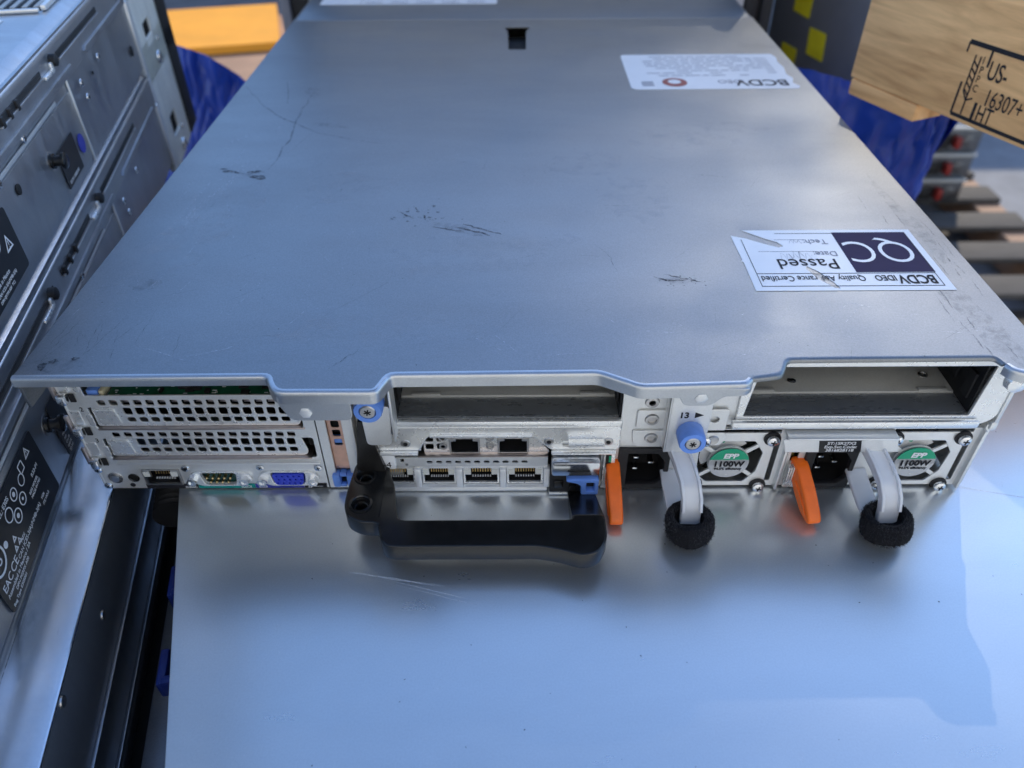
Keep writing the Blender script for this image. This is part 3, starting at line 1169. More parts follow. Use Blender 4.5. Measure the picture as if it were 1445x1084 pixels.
def lip(pts, drop, r=.0016):
    """rolled sheet edge following the rear outline of the lid."""
    rings = []
    n = len(pts)
    for i, p in enumerate(pts):
        p = Vector((p[0], p[1]))
        d = Vector(pts[min(i + 1, n - 1)]) - Vector(pts[max(i - 1, 0)])
        nn = Vector((d.y, -d.x)).normalized()         # outward (towards the viewer)
        prof = [(-.0016, 0.00003), (-.0006, .00006), (.0003, -.0003), (.0008, -.0010), (.0009, -.002), (.0009, -drop), (.0001, -drop - .0002), (.0, -.0020), (-.0016, -.0012)]
        rings.append([Vector((p.x + nn.x * a, p.y + nn.y * a, LZ + h)) for a, h in prof])
    g.loft(rings)


def dense(pts, r=.0025):
    out = [pts[0]]
    for i in range(1, len(pts) - 1):
        p, a, b = Vector(pts[i]), Vector(pts[i - 1]), Vector(pts[i + 1])
        A = p + (a - p).normalized() * min(r, (a - p).length * .45)
        B = p + (b - p).normalized() * min(r, (b - p).length * .45)
        for k in range(4):
            t_ = k / 3
            q = A * (1 - t_) ** 2 + p * 2 * t_ * (1 - t_) + B * t_ * t_
            out.append((q.x, q.y))
    out.append(pts[-1])
    return out


g.mi = 4
lip(dense(lid_out[0:2] + [(-.1005, -.0040)]), .0046)
lip(dense([(-.1005, -.0040)] + lid_out[2:9] + [(.0970, -.0036)]), .0062)
g.mi = 0
lip(dense([(.0975, -.0030), (.1099, -.0008), (.1148, .0095), (.2031, .0102), (.2050, .0060)]), .0018)
g.mi = 4
lip(dense([(.2050, .0050), (.2068, .0012), (.2115, -.0010), (.2266, -.0012)]), .0050)
# hanging tongues
g.sheet(roundpoly([(-.0975, .0850), (-.0965, .0800), (-.0935, .0735), (-.0915, .0718), (-.0690, .0718), (-.0672, .0735), (-.0672, .0850)], .0022), (), .0012, .0003, FACE(-.0106), 1)
g.sheet(roundpoly([(.0545, .0856), (.0600, .0846), (.0655, .0834), (.0682, .0800), (.0694, .0774), (.0712, .0764), (.0800, .0764), (.0826, .0778), (.0846, .0806), (.0950, .0842), (.0960, .0856)], .0018), (), .0012, .0003, FACE(-.0078), 1)
# ---- scratches, scuffs and smears in the sheet
g.mi = 0
Ms = LEVEL(LZ + .00012)
rl = random.Random(11)
g.mi = 1
for (x, y, rx, ry, ro) in ((-.1540, .1895, .0052, .0030, -.2), (-.158, .197, .0042, .0016, .1), (-.1735, .197, .0060, .0014, -.25), (-.1785, .2010, .0025, .0010, 0),
                           (-.1990, .0072, .0016, .0030, .2), (-.1955, .0100, .0022, .0014, .4), (-.187, .0120, .0020, .0010, 0)):
    g.blob(x, y, rx, ry, Ms, ro)


def scr(pts, wd, n=10, jit=.0006):
    out = []
    for k in range(n + 1):
        u = k / n * (len(pts) - 1)
        i = min(int(u), len(pts) - 2)
        f_ = u - i
        out.append((pts[i][0] * (1 - f_) + pts[i + 1][0] * f_ + rl.uniform(-jit, jit), pts[i][1] * (1 - f_) + pts[i + 1][1] * f_ + rl.uniform(-jit, jit)))
    g.ribbon(out, wd, Ms)


scr([(-.0440, .1260), (-.026, .1200)], .0010)
scr([(-.0340, .1270), (-.012, .1160)], .0016)
scr([(-.028, .1290), (-.006, .1170)], .0014)
scr([(-.064, .1440), (-.055, .1350)], .0012)
scr([(-.056, .150), (-.052, .142)], .0007)
scr([(-.050, .140), (-.048, .134)], .0012)
scr([(.0680, .0740), (.075, .0715), (.086, .0700)], .0010)
scr([(.074, .0760), (.090, .0690)], .0012)
for k in range(26):
    x_, y_ = rl.uniform(.07, .095), rl.uniform(.066, .076)
    g.blob(x_, y_, rl.uniform(.0002, .0007), rl.uniform(.0002, .0005), Ms, n=6)
for k in range(34):
    x_, y_ = rl.gauss(-.050, .010), rl.gauss(.138, .006)
    g.blob(x_, y_, rl.uniform(.0003, .0010), rl.uniform(.0003, .0006), Ms, n=6)
g.mi = 2
scr([(-.150, .199), (-.1480, .245), (-.1510, .300), (-.149, .335)], .0014, 20, .001)
scr([(-.205, .350), (-.17, .292), (-.13, .255), (-.085, .238)], .0012, 20, .001)
scr([(-.175, .36), (-.163, .31)], .0009)
scr([(.042, .106), (.049, .092), (.0505, .080)], .0005)
scr([(-.078, .004), (-.067, .017)], .0006)
scr([(-.090, .040), (-.058, .074)], .0003)
for k in range(26):
    x_ = rl.uniform(.196, .222)
    y_ = rl.uniform(.005, .17)
    L = rl.uniform(.004, .022)
    scr([(x_, y_), (x_ + rl.uniform(-.001, .001), y_ + L)], rl.uniform(.0003, .0009), 6, .0003)
for k in range(12):
    x_ = rl.uniform(-.205, -.12)
    scr([(x_, rl.uniform(.002, .03)), (x_ + rl.uniform(-.006, .01), rl.uniform(.03, .05))], .0003)
g.mi = 3
for k in range(70):
    x_, y_ = rl.uniform(-.2, .2), rl.uniform(.005, .35) ** 1.0
    L = rl.uniform(.002, .014)
    a = rl.gauss(.35, .7)
    scr([(x_, y_), (x_ + L * math.cos(a), y_ + L * math.sin(a))], rl.uniform(.00008, .0002), 4, .0001)
for k in range(14):
    y_ = rl.uniform(.03, .26)
    x_ = -.205 + (y_ * .18) + rl.uniform(-.006, .006)
    scr([(x_, y_), (x_ + .004, y_ + rl.uniform(.02, .05))], .00035, 8, .0004)
scr([(-.1935, .232), (-.170, .262)], .0007)
scr([(-.140, .012), (-.118, .022)], .0004)
scr([(.155, .051), (.165, .047)], .0007)
# long handling scratches, mostly along the left edge and across the front
g.mi = 3
for k in range(46):
    x_, y_ = rl.uniform(-.195, -.08), rl.uniform(.02, .30)
    L = rl.uniform(.008, .05)
    a = rl.gauss(1.25, .35)
    scr([(x_, y_), (x_ + L * .5 * math.cos(a) + rl.uniform(-.001, .001), y_ + L * .5 * math.sin(a)), (x_ + L * math.cos(a + .1), y_ + L * math.sin(a + .1))], rl.uniform(.00010, .00028), 8, .00015)
for k in range(40):
    x_, y_ = rl.uniform(-.19, .2), rl.uniform(.004, .06)
    L = rl.uniform(.004, .03)
    a = rl.gauss(.1, .6)
    scr([(x_, y_), (x_ + L * math.cos(a), y_ + L * math.sin(a))], rl.uniform(.0001, .00025), 5, .0001)
g.mi = 2
for k in range(34):
    x_, y_ = rl.uniform(-.19, .2), rl.uniform(.004, .24)
    L = rl.uniform(.004, .03)
    a = rl.gauss(.7, .8)
    scr([(x_, y_), (x_ + L * math.cos(a), y_ + L * math.sin(a))], rl.uniform(.00012, .0003), 6, .00015)
# specks of dirt
g.mi = 1
for k in range(160):
    g.blob(rl.uniform(-.2, .22), rl.uniform(.003, .4), rl.uniform(.00012, .0004), rl.uniform(.00012, .0003), Ms, n=6)
# soft smudges and rubbed patches
g.mi = 5
for x, y, rx, ry, ro in ((-.15, .335, .005, .010, .3), (-.125, .27, .014, .004, -.3), (-.195, .008, .012, .005, 0), (.208, .045, .007, .040, .1), (.214, .13, .004, .05, .05), (-.178, .07, .007, .006, 0),
                         (-.16, .195, .011, .004, -.2), (-.03, .124, .018, .004, -.42), (.08, .071, .009, .003, 0)):
    g.blob(x, y, rx, ry, LEVEL(LZ + .00008), ro, 24, .25)
g.mi = 6
for x, y, rx, ry, ro in ((-.098, .175, .028, .020, .2), (.045, .205, .03, .018, 0), (-.02, .10, .05, .02, .3), (.07, .16, .02, .03, 0), (-.17, .12, .02, .06, -.3), (.12, .25, .05, .02, .2), (-.06, .03, .05, .012, 0)):
    g.blob(x, y, rx, ry, LEVEL(LZ + .00005), ro, 28, .2)
lid = g.obj('lid', [LID, SCUFF, SCRD, SCRB, RIM, SMUD, HAZE], srv)
# dark well under the T slot
g = G()
g.box(-.012, .020, .430, .512, LZ - .012, LZ - .0105)
g.obj('latch_well', VOID, lid)

for x_, z_, y_ in ((-.0862, .0762, -.0106), (.0766, .0806, -.0078)):
    g = G()
    g.lathe([(.0027, 0), (.0027, .0005), (.0023, .0007), (.0003, .0007)], FACE(y_) @ Matrix.Translation((x_, z_, 0)), 6)
    g.obj('hex_rivet', ZN, lid)

# QC sticker (reads from the front of the server, so it is upside down from here)
MQ = Matrix.Translation((.2095, .0610, LZ + .0003)) @ Matrix.Rotation(math.pi, 4, 'Z')    # x -> left, y -> towards viewer
MQ = MQ @ Matrix.Translation((0, -.0585, 0))                                               # y 0 bottom .. .0585 top of label
g = G()
torn = [(0, 0), (.0885, 0), (.0860, .0022), (.0790, .0085), (.0730, .0125), (.0708, .0168), (.0735, .0180), (.0790, .0150), (.0885, .0085), (.0955, .0056), (.0950, .0300), (.0957, .0310), (.0948, .0325), (.0950, .0585), (0, .0585)]
torn2 = [(.0645, .0365), (.0657, .0385), (.0628, .0480), (.0572, .0558), (.0545, .0570), (.0555, .0525), (.0600, .0420)]
g.sheet(torn, [torn2], .0002, .00004, MQ)
g.mi = 1
Mz = MQ @ Matrix.Translation((0, 0, .00012))
g.sheet(rrect(.0035, .0030, .0420, .0425, 0), (), .0001, 0, Mz)
g.mi = 2
Mi = MQ @ Matrix.Translation((0, 0, .00014))
for q in ((.0040, .0545, .0912, .0549), (.0040, .0432, .0912, .0436), (.0040, .0040, .0043, .0549), (.0909, .0100, .0912, .0549), (.0420, .0037, .072, .0040)):
    g.sheet(rrect(*q), (), .00006, 0, Mi)
g.text('BCDV', .0106, Mi @ Matrix.Translation((.0058, .0456, 0)), sx=.66, bold=.00020)
g.text('IDEO', .0068, Mi @ Matrix.Translation((.0246, .0456, 0)), sx=.66, bold=.00008)
g.text('Quality Ass', .0068, Mi @ Matrix.Translation((.0395, .0458, 0)), sx=.66)
g.text('rance Certified', .0068, Mi @ Matrix.Translation((.0625, .0458, 0)), sx=.66)
g.text('Passed', .0135, Mi @ Matrix.Translation((.0480, .0300, 0)), sx=.84)
g.mi = 3
g.text('Date:', .0066, Mi @ Matrix.Translation((.0455, .0225, 0)), sx=.85)
g.text('Tech:', .0066, Mi @ Matrix.Translation((.0470, .0105, 0)), sx=.85)
g.sheet(rrect(.056, .0222, .085, .0224), (), .00006, 0, Mi)
g.sheet(rrect(.058, .0102, .074, .0104), (), .00006, 0, Mi)
rq = random.Random(3)
pts = [(.059 + k * .00095, .0265 + .0035 * math.sin(k * 1.9) + rq.uniform(-.001, .001)) for k in range(18)]
g.ribbon(pts, .00035, Mi @ Matrix.Translation((0, 0, .00005)))
pts = [(.060 + k * .0008, .0125 + .0022 * math.sin(k * 2.3) + rq.uniform(-.001, .001)) for k in range(10)]
g.ribbon(pts, .00035, Mi @ Matrix.Translation((0, 0, .00005)))
g.mi = 4
g.text('QC', .0300, Mi @ Matrix.Translation((.0058, .0130, .00006)), sx=.78, th=.00008, bold=-.0003)
g.obj('inspection_sticker', [WHT, PURP, INK, GINK, WHT], lid, 'white and purple inspection sticker with torn patches')
# spec sticker near the far right
MQ = Matrix.Translation((.2170, .3360, LZ + .0003)) @ Matrix.Rotation(math.pi, 4, 'Z') @ Matrix.Translation((0, -.0830, 0))
g = G()
wavy = [(0.0025, 0), (.126, 0), (.128, .003), (.128, .079), (.125, .083), (.0035, .083), (0, .078), (.0040, .070), (.0008, .060), (.0035, .050), (.0010, .035), (.0025, .020), (.0005, .010)]
g.sheet(roundpoly(wavy, .002), (), .0002, .00004, MQ)
g.mi = 1
Mi = MQ @ Matrix.Translation((0, 0, .00016))
g.text('BCDV', .0180, Mi @ Matrix.Translation((.007, .0640, 0)), sx=.86, bold=.0002)
g.mi = 2
g.text('IDEO', .0100, Mi @ Matrix.Translation((.0400, .0640, 0)), sx=.9)
for k in range(9):
    x_ = .010
    yy_ = .052 - k * .0058
    while x_ < .105:
        L = rq.uniform(.004, .012)
        if rq.random() < .85:
            g.sheet(rrect(x_, yy_, x_ + L, yy_ + .0013), (), .00005, 0, Mi)
        x_ += L + .0018
for k in range(4):
    g.sheet(rrect(.110, .066 + k * .0028, .119, .0674 + k * .0028), (), .00005, 0, Mi)
g.mi = 3
g.sheet(circ(.0935, .0680, .0095, 28), [circ(.0935, .0665, .0050, 20)], .00006, 0, Mi)
g.obj('spec_sticker', [WHT, INK, GINK, RED], lid, 'pale sticker with a dark red round emblem')
# stickers on the front part of the lid
g = G()
Mf = LEVEL(LZ - .0012)
g.sheet(rrect(-.195, .592, -.016, .660, .002), (), .0002, .00004, Mf)
g.mi = 1
for k in range(5):
    g.sheet(rrect(-.150 + k * .026, .5975, -.150 + k * .026 + .018, .6000), (), .00006, 0, Mf @ Matrix.Translation((0, 0, .00012)))
g.sheet(rrect(-.154, .593, -.1535, .659), (), .00006, 0, Mf @ Matrix.Translation((0, 0, .00012)))
g.sheet(rrect(-.060, .593, -.0595, .659), (), .00006, 0, Mf @ Matrix.Translation((0, 0, .00012)))
g.obj('service_sticker', [WHT, GINK], lid)

# ---- left expansion panel
g = G()
holes = [rrect(-.1950, .0622, -.1065, .0790, .0008), rrect(-.1962, .0420, -.0990, .0552, .0014), rrect(-.1962, .0222, -.0960, .0354, .0014)]
for k in range(16):
    x_ = -.1906 + k * .00553
    holes.append(rrect(x_, .0562, x_ + .0037, .0596, .0008, 3))
    holes.append(rrect(x_, .0362, x_ + .0037, .0394, .0008, 3))
holes.append(rrect(-.1843, .0036, -.1658, .0146, .0004))
db = [(-.1558, .0124), (-.1378, .0124), (-.1392, .0042), (-.1544, .0042)]
holes.append(roundpoly(db, .0022))
vg = [(-.1212, .0126), (-.1036, .0126), (-.1048, .0044), (-.1200, .0044)]
holes.append(roundpoly(vg, .0022))
g.sheet([(-.2060, .0790), (-.2060, .0500), (-.2060, .0008), (-.0936, .0008), (-.0936, .0790)], holes, .0010, .0002, F, 1)
# edge fold at the left and ledges
g.box(-.2062, -.2050, YF - .0004, YF + .02, .0012, .080, .0004)
g.box(-.1940, -.0945, YF - .0022, YF - .0001, .0192, .0204, .0004)
g.obj('expansion_panel', [ZN], srv)
ep = bpy.data.objects['expansion_panel']
for z0 in (.0420, .0222):
    g = G()
    hh = []
    for k in range(14):
        x_ = -.1810 + k * .00553
        hh.append(rrect(x_, z0 + .0075, x_ + .0039, z0 + .0118, .0009, 3))
        hh.append(rrect(x_ + .0003, z0 + .0030, x_ + .0042, z0 + .0059, .0009, 3))
    g.sheet(roundpoly([(-.1955, z0 + .0004), (-.1014, z0 + .0004), (-.0998, z0 + .0030), (-.1020, z0 + .0128), (-.1955, z0 + .0128)], .0018), hh, .0009, .00025, FACE(YF + .0012), 1)
    g.sheet(roundpoly([(-.1938, z0 + .0020), (-.1835, z0 + .0020), (-.1848, z0 + .0112), (-.1942, z0 + .0112)], .0012), (), .0007, .0003, FACE(YF + .0005), 1)
    g.mi = 1
    g.box(-.1955, -.0985, YF - .0006, YF + .0090, z0 - .0008, z0 + .0002, .0003)
    for k in range(16):
        x_ = -.1906 + k * .00553
        g.box(x_ - .0001, x_ + .0038, YF + .0022, YF + .0050, z0 + .0143, z0 + .0160, .0002)
    g.obj('slot_cover', [ZNB, PINK], ep)
for x_, z_ in ((-.2035, .0620), (-.2035, .0412), (-.2030, .0208)):
    g = G()
    g.box(x_ - .0024, x_ + .0018, YF - .0040, YF - .0002, z_ - .0028, z_ + .0030, .0010)
    g.mi = 1
    g.box(x_ + .0019, x_ + .0046, YF - .0009, YF - .0003, z_ - .0028, z_ + .0020, .0002)
    g.mi = 2
    g.box(x_ - .0046, x_ - .0025, YF - .0020, YF - .0002, z_ - .0010, z_ + .0100, .0006)
    g.mi = 3
    g.sheet(rrect(x_ - .0020, z_ + .0036, x_ + .0030, z_ + .0122, .0008), (), .0006, .0002, FACE(YF - .0003))
    g.sheet(rrect(x_ + .0052, z_ + .0026, x_ + .0080, z_ + .0100, .0013), (), .0008, .0003, FACE(YF - .0004))
    g.obj('bracket_clip', [CHROME, VOID, PINK, ZNB], ep)
g = G()
for body, x_, z_ in (('2', -.1998, .0530), ('3', -.1996, .0332), ('1', -.2045, .0715)):
    g.text(body, .0036, FACE(YF - .00015) @ Matrix.Translation((x_, z_, 0)))
g.obj('slot_number', INK, ep)
# card edge visible in the open top slot
g = G()
g.mi = 0
g.box(-.186, -.108, YF + .0016, YF + .05, .0598, .0604)
g.mi = 1
g.box(-.1945, -.1895, YF + .0018, YF + .05, .0600, .0640, .0005)
g.mi = 2
g.box(-.1888, -.1868, YF + .0016, YF + .05, .0600, .0638, .0004)
g.mi = 3
for k in range(40):
    x_ = rl.uniform(-.165, -.112)
    y_ = rl.uniform(.0192, .04)
    g.box(x_, x_ + rl.uniform(.001, .006), y_, y_ + .003, .0605, .0605 + rl.uniform(.0006, .002), .0002)
g.mi = 4
for k in range(22):
    x_ = rl.uniform(-.184, -.112)
    y_ = rl.uniform(.0190, .026)
    g.box(x_, x_ + rl.uniform(.0006, .0022), y_, y_ + .0005, .0605, .0607)
g.obj('riser_card', [PCB, BLUE, CREAM, BLKM, WINK], ep)

# IO ports
Fp = FACE(YF - .0003)


def jack(name, x0, z0, x1, z1, parent, frame, depth=.012, pins=8, tabs=True, gold=GOLD, y=YF):
    """RJ45: open shielded box with contact springs, latch notch at the top."""
    g = G()
    cx = (x0 + x1) / 2
    w_ = x1 - x0
    h_ = z1 - z0
    op = [(x0 + w_ * .06, z0 + h_ * .08), (x1 - w_ * .06, z0 + h_ * .08), (x1 - w_ * .06, z1 - h_ * .44), (x1 - w_ * .22, z1 - h_ * .44),
          (x1 - w_ * .22, z1 - h_ * .04), (x0 + w_ * .22, z1 - h_ * .04), (x0 + w_ * .22, z1 - h_ * .44), (x0 + w_ * .06, z1 - h_ * .44)]
    g.mi = 0
    g.sheet(rrect(x0, z0, x1, z1, .0004), [op], .0012, .0002, FACE(y - .0008), 1)
    g.mi = 1
    g.box(x0 + .0004, x1 - .0004, y + depth, y + depth + .001, z0, z1)
    g.box(x0 + .0004, x0 + w_ * .06, y + .0006, y + depth, z0, z1)
    g.box(x1 - w_ * .06, x1 - .0004, y + .0006, y + depth, z0, z1)
    g.box(x0 + w_ * .06, x1 - w_ * .06, y + .0006, y + depth, z0 + .0002, z0 + h_ * .11)
    g.box(x0 + w_ * .06, x1 - w_ * .06, y + .0006, y + depth, z1 - h_ * .06, z1)
    g.mi = 2
    pw = w_ * .56 / pins
    for k in range(pins):
        px = cx - w_ * .28 + pw * (k + .5)
        g.tube([(px, y + .0040, z0 + h_ * .93), (px, y + .0034, z0 + h_ * .70), (px, y + .0030, z0 + h_ * .42)], pw * .26, 5)
    g.mi = 3
    for k in range(pins):
        px = cx - w_ * .28 + pw * (k + .5)
        g.box(px - pw * .25, px + pw * .25, y + .0018, y + .0028, z0 + h_ * .19, z0 + h_ * .25)
    if tabs:
        g.mi = 4
        for sx_ in (-1, 1):
            g.box(cx + sx_ * w_ * .37 - w_ * .085, cx + sx_ * w_ * .37 + w_ * .085, y - .0014, y - .00085, z1 - h_ * .36, z1 - h_ * .08)
    return g.obj(name, [frame, VOID, gold, WINK, mat('led lens', (.72, .72, .66), .3)], parent)


jack('management_port', -.1842, .0037, -.1659, .0145, srv, SATIN)
# serial port
g = G()
g.sheet(roundpoly([(-.1635, .0062), (-.1612, .0112), (-.1575, .0132), (-.1360, .0132), (-.1322, .0112), (-.1300, .0075), (-.1325, .0055), (-.1365, .0032), (-.1560, .0032), (-.1600, .0052)], .0018), [roundpoly(db, .0020)], .0012, .0004, FACE(YF - .0012), 1)
g.mi = 1
g.sheet(roundpoly([(-.1552, .0118), (-.1384, .0118), (-.1397, .0034), (-.1539, .0034)], .002), (), .004, .0002, FACE(YF + .0015))
g.mi = 2
for k in range(5):
    g.lathe([(.0007, 0), (.0007, .0030), (.0002, .0036)], FACE(YF + .0015) @ Matrix.Translation((-.1528 + k * .0029, .0092, 0)), 8)
for k in range(4):
    g.lathe([(.0007, 0), (.0007, .0030), (.0002, .0036)], FACE(YF + .0015) @ Matrix.Translation((-.1514 + k * .0029, .0064, 0)), 8)
g.mi = 3
for x_ in (-.1600, -.1340):
    g.lathe([(.0026, 0), (.0026, .0026), (.0015, .0027), (.0015, .0020)], FACE(YF - .0012) @ Matrix.Translation((x_, .0082, 0)), 6)
g.obj('serial_port', [ZNB, DBG, GOLD, CHROME], srv)
g = G()
g.sheet(roundpoly([(-.1285, .0062), (-.1265, .0112), (-.1230, .0132), (-.1018, .0132), (-.0982, .0112), (-.0965, .0075), (-.0985, .0055), (-.1025, .0032), (-.1215, .0032), (-.1255, .0052)], .0018), [roundpoly(vg, .0020)], .0012, .0004, FACE(YF - .0012), 1)
g.mi = 1
hv = []
for r_ in range(3):
    for k in range(5):
        hv.append(circ(-.1180 + k * .0028 + (r_ % 2) * .0008, .0056 + r_ * .0024, .00062, 8))
g.sheet(roundpoly([(-.1204, .0119), (-.1044, .0119), (-.1055, .0042), (-.1193, .0042)], .0018), hv, .003, .0002, FACE(YF - .0016))
g.mi = 2
g.box(-.120, -.105, YF + .0016, YF + .003, .0045, .0118)
g.mi = 3
for x_ in (-.1252, -.1000):
    g.lathe([(.0026, 0), (.0026, .0026), (.0015, .0027), (.0015, .0020)], FACE(YF - .0012) @ Matrix.Translation((x_, .0080, 0)), 6)
g.obj('video_port', [ZNB, VGAB, NAVY, CHROME], srv)
# colour strip with icons
g = G()
Fs = FACE(YF - .00025)
for mi_, x0, x1 in ((0, -.1850, -.1590), (1, -.1588, -.1305), (2, -.1303, -.1060), (0, -.1058, -.0945)):
    g.mi = mi_
    g.sheet(rrect(x0, .0009, x1, .0040), (), .0001, 0, Fs)
g.mi = 3
Ft = FACE(YF - .0004)
g.text('|O|O|', .0022, Ft @ Matrix.Translation((-.1375, .0014, 0)), bold=.00005)
g.text('iDRAC', .0020, Ft @ Matrix.Translation((-.1655, .0013, 0)), bold=.00004)
g.sheet(rrect(-.1285, .0013, -.1245, .0027), [rrect(-.1281, .0016, -.1249, .0025)], .0001, 0, Ft)
g.text('SS', .0022, Ft @ Matrix.Translation((-.1040, .0012, 0)), bold=.00005, shear=.2)
g.sheet(rrect(-.1005, .0019, -.0965, .0021), (), .0001, 0, Ft)
g.obj('port_legend', [INK, TEAL, NAVY, WINK], ep)
for x_, z_ in ((-.2052, .0145), (-.2040, .0030), (-.1622, .0152), (-.1252, .0158), (-.0968, .0152)):
    g = G()
    screw(g, FACE(YF - .0001) @ Matrix.Translation((x_, z_, 0)), .0021, .0009)
    g.obj('panel_screw', [CHROME, VOID], ep)
g = G()
g.lathe([(.0036, 0), (.0036, .0004), (.0030, .0006), (.0029, .0002), (.0024, .0003), (.0022, .0012), (.0004, .0013)], FACE(YF) @ Matrix.Translation((-.1987, .0086, 0)), 20)
g.obj('identify_button', [SATIN], srv)
g = G()
g.lathe([(.0028, 0), (.0028, .0003), (.0023, .0005), (.0020, .0001), (.0003, .0001)], FACE(YF) @ Matrix.Translation((-.1896, .0085, 0)), 18)
g.mi = 1
g.lathe([(.0013, 0), (.0013, .0003), (.0002, .0003)], FACE(YF) @ Matrix.Translation((-.1917, .0034, 0)), 14)
g.obj('led_socket', [BLK, INK], srv)

# ---- plate 2 with the copper shield
g = G()
g.sheet([(-.0930, .0800), (-.0930, .0008), (-.0770, .0008), (-.0770, .0800)], [rrect(-.0885, .0035, -.0812, .0600, .0005)], .0012, .0003, FACE(YF - .0002), 1)
g.box(-.0772, -.0758, YF - .0004, YF + .03, .0012, .080, .0003)
g.obj('divider_plate', ZN, srv)
g = G()
sqh = [rrect(-.0866, z_ - .0021, -.0828, z_ + .0021, .0008, 3) for z_ in (.0428, .0370, .0310, .0500)]
g.sheet([(-.0888, .0130), (-.0810, .0130), (-.0812, .0600), (-.0884, .0600)], sqh, .0006, .0001, FACE(YF + .0014))
g.mi = 1
g.box(-.0880, -.0812, YF + .0030, YF + .0040, .029, .0335)
g.mi = 2
g.box(-.0880, -.0812, YF + .0045, YF + .0055, .035, .060)
g.obj('copper_shield', [COPP, BLUE, VOID], srv)
g = G()
g.box(-.0905, -.0865, YF - .0025, YF + .003, .0030, .0115, .0012)
g.box(-.0835, -.0795, YF - .0025, YF + .003, .0030, .0115, .0012)
g.box(-.0866, -.0834, YF - .0012, YF + .003, .0095, .0115, .0005)
g.box(-.0870, -.0840, YF - .0018, YF + .0005, .0030, .0050, .0005)
g.obj('blue_latch', BLUE, srv)

# ---- bays (centre and right)


def bay(x0, x1, z0, z1, yb, name):
    g = G()
    g.mi = 0
    g.box(x0, x1, YF + .0016, YF + .0146, z0 - .0014, z0 - .0002)       # dark lip of the floor
    g.mi = 1
    g.box(x0, x1, YF + .0150, YF + yb, z0 - .0006, z0 + .0010, .0004)   # floor
    for x_ in (x0 + .012, x1 - .010):
        g.box(x_ - .007, x_ + .007, YF + .0149, YF + .0175, z0 + .0010, z0 + .0019, .0006)
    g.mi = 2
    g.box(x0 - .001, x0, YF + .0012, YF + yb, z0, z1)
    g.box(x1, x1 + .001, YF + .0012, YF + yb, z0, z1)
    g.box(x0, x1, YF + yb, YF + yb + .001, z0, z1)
    for k in range(7):
        g.box(x1 - .0016, x1 - .0002, YF + .004 + k * .013, YF + .010 + k * .013, z0 + .006 + 0.002 * (k % 3), z0 + .020, .0004)
        g.box(x0 + .0002, x0 + .0014, YF + .004 + k * .013, YF + .010 + k * .013, z0 + .006 + 0.002 * (k % 3), z0 + .020, .0004)
    g.mi = 3
    for x_ in (x0 + .012, x1 - .010):
        g.lathe([(.0023, 0), (.0023, .0006), (.0016, .0008), (.0015, .0003), (.0002, .0003)], LEVEL(z0 + .0011, x_, YF + .0270), 16)
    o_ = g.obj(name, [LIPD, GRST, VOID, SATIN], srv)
    return o_


bay(-.0545, .0482, .0474, .0850, .12, 'riser_bay')
bay(.1050, .2090, .0486, .0855, .12, 'riser_bay')
for x_, y_ in ((.134, .040), (.172, .058)):
    g = G()
    g.lathe([(.0021, 0), (.0021, .0004), (.0012, .0009), (.0002, .0006)], LEVEL(.0497, x_, y_), 14)
    g.obj('bay_rivet', [CHROME], srv)
# centre frame: bright rolled rail, lower bracket
g = G()
g.box(-.0575, .0500, YF - .0022, YF + .0015, .0400, .0470, .0012)
g.box(-.0560, -.0450, YF - .0010, YF + .0012, .0272, .0399, .0004)
g.box(.0175, .0490, YF - .0010, YF + .0012, .0272, .0399, .0004)
g.sheet(roundpoly([(-.0745, .0395), (-.0560, .0395), (-.0560, .0440), (.0495, .0440), (.0495, .0290), (.0170, .0290), (.0085, .0382), (-.0410, .0382), (-.0455, .0290), (-.0680, .0290), (-.0720, .0320)], .0018), [rrect(.0225, .0310, .0390, .0350, .0012)], .0012, .0003, FACE(YF - .0026), 1)
g.box(-.0400, .0080, YF - .0040, YF - .0025, .0384, .0394, .0003)
g.box(.0250, .0420, YF - .0080, YF - .0025, .0352, .0364, .0004)
g.box(-.0720, -.0462, YF - .0050, YF - .0020, .0278, .0289, .0004)
g.box(.0172, .0480, YF - .0050, YF - .0020, .0278, .0289, .0004)
g.obj('centre_bracket', ZNB, srv)
for x_, z_ in ((-.0518, .0338), (.0160, .0348), (.0440, .0345)):
    g = G()
    screw(g, FACE(YF - .0026) @ Matrix.Translation((x_, z_, 0)), .0024, .0006, False)
    g.mi = 1
    g.lathe([(.0011, .0006), (.0011, .0008)], FACE(YF - .0026) @ Matrix.Translation((x_, z_, 0)), 10)
    g.mi = 0
    g.obj('bracket_rivet', [SATIN, VOID], srv)
# left bright post with thumb screw
g = G()
g.sheet(rrect(-.0700, .0400, -.0575, .0840, .001), (), .0014, .0003, FACE(YF + .002))
g.sheet(roundpoly([(-.0690, .0360), (-.0575, .0360), (-.0560, .0600), (-.0700, .0600)], .0025), (), .0012, .0003, FACE(YF - .0060), 1)
g.box(-.0560, -.0548, YF - .008, YF + .03, .0400, .0840, .0003)
g.obj('thumb_screw_bracket', ZN, srv)


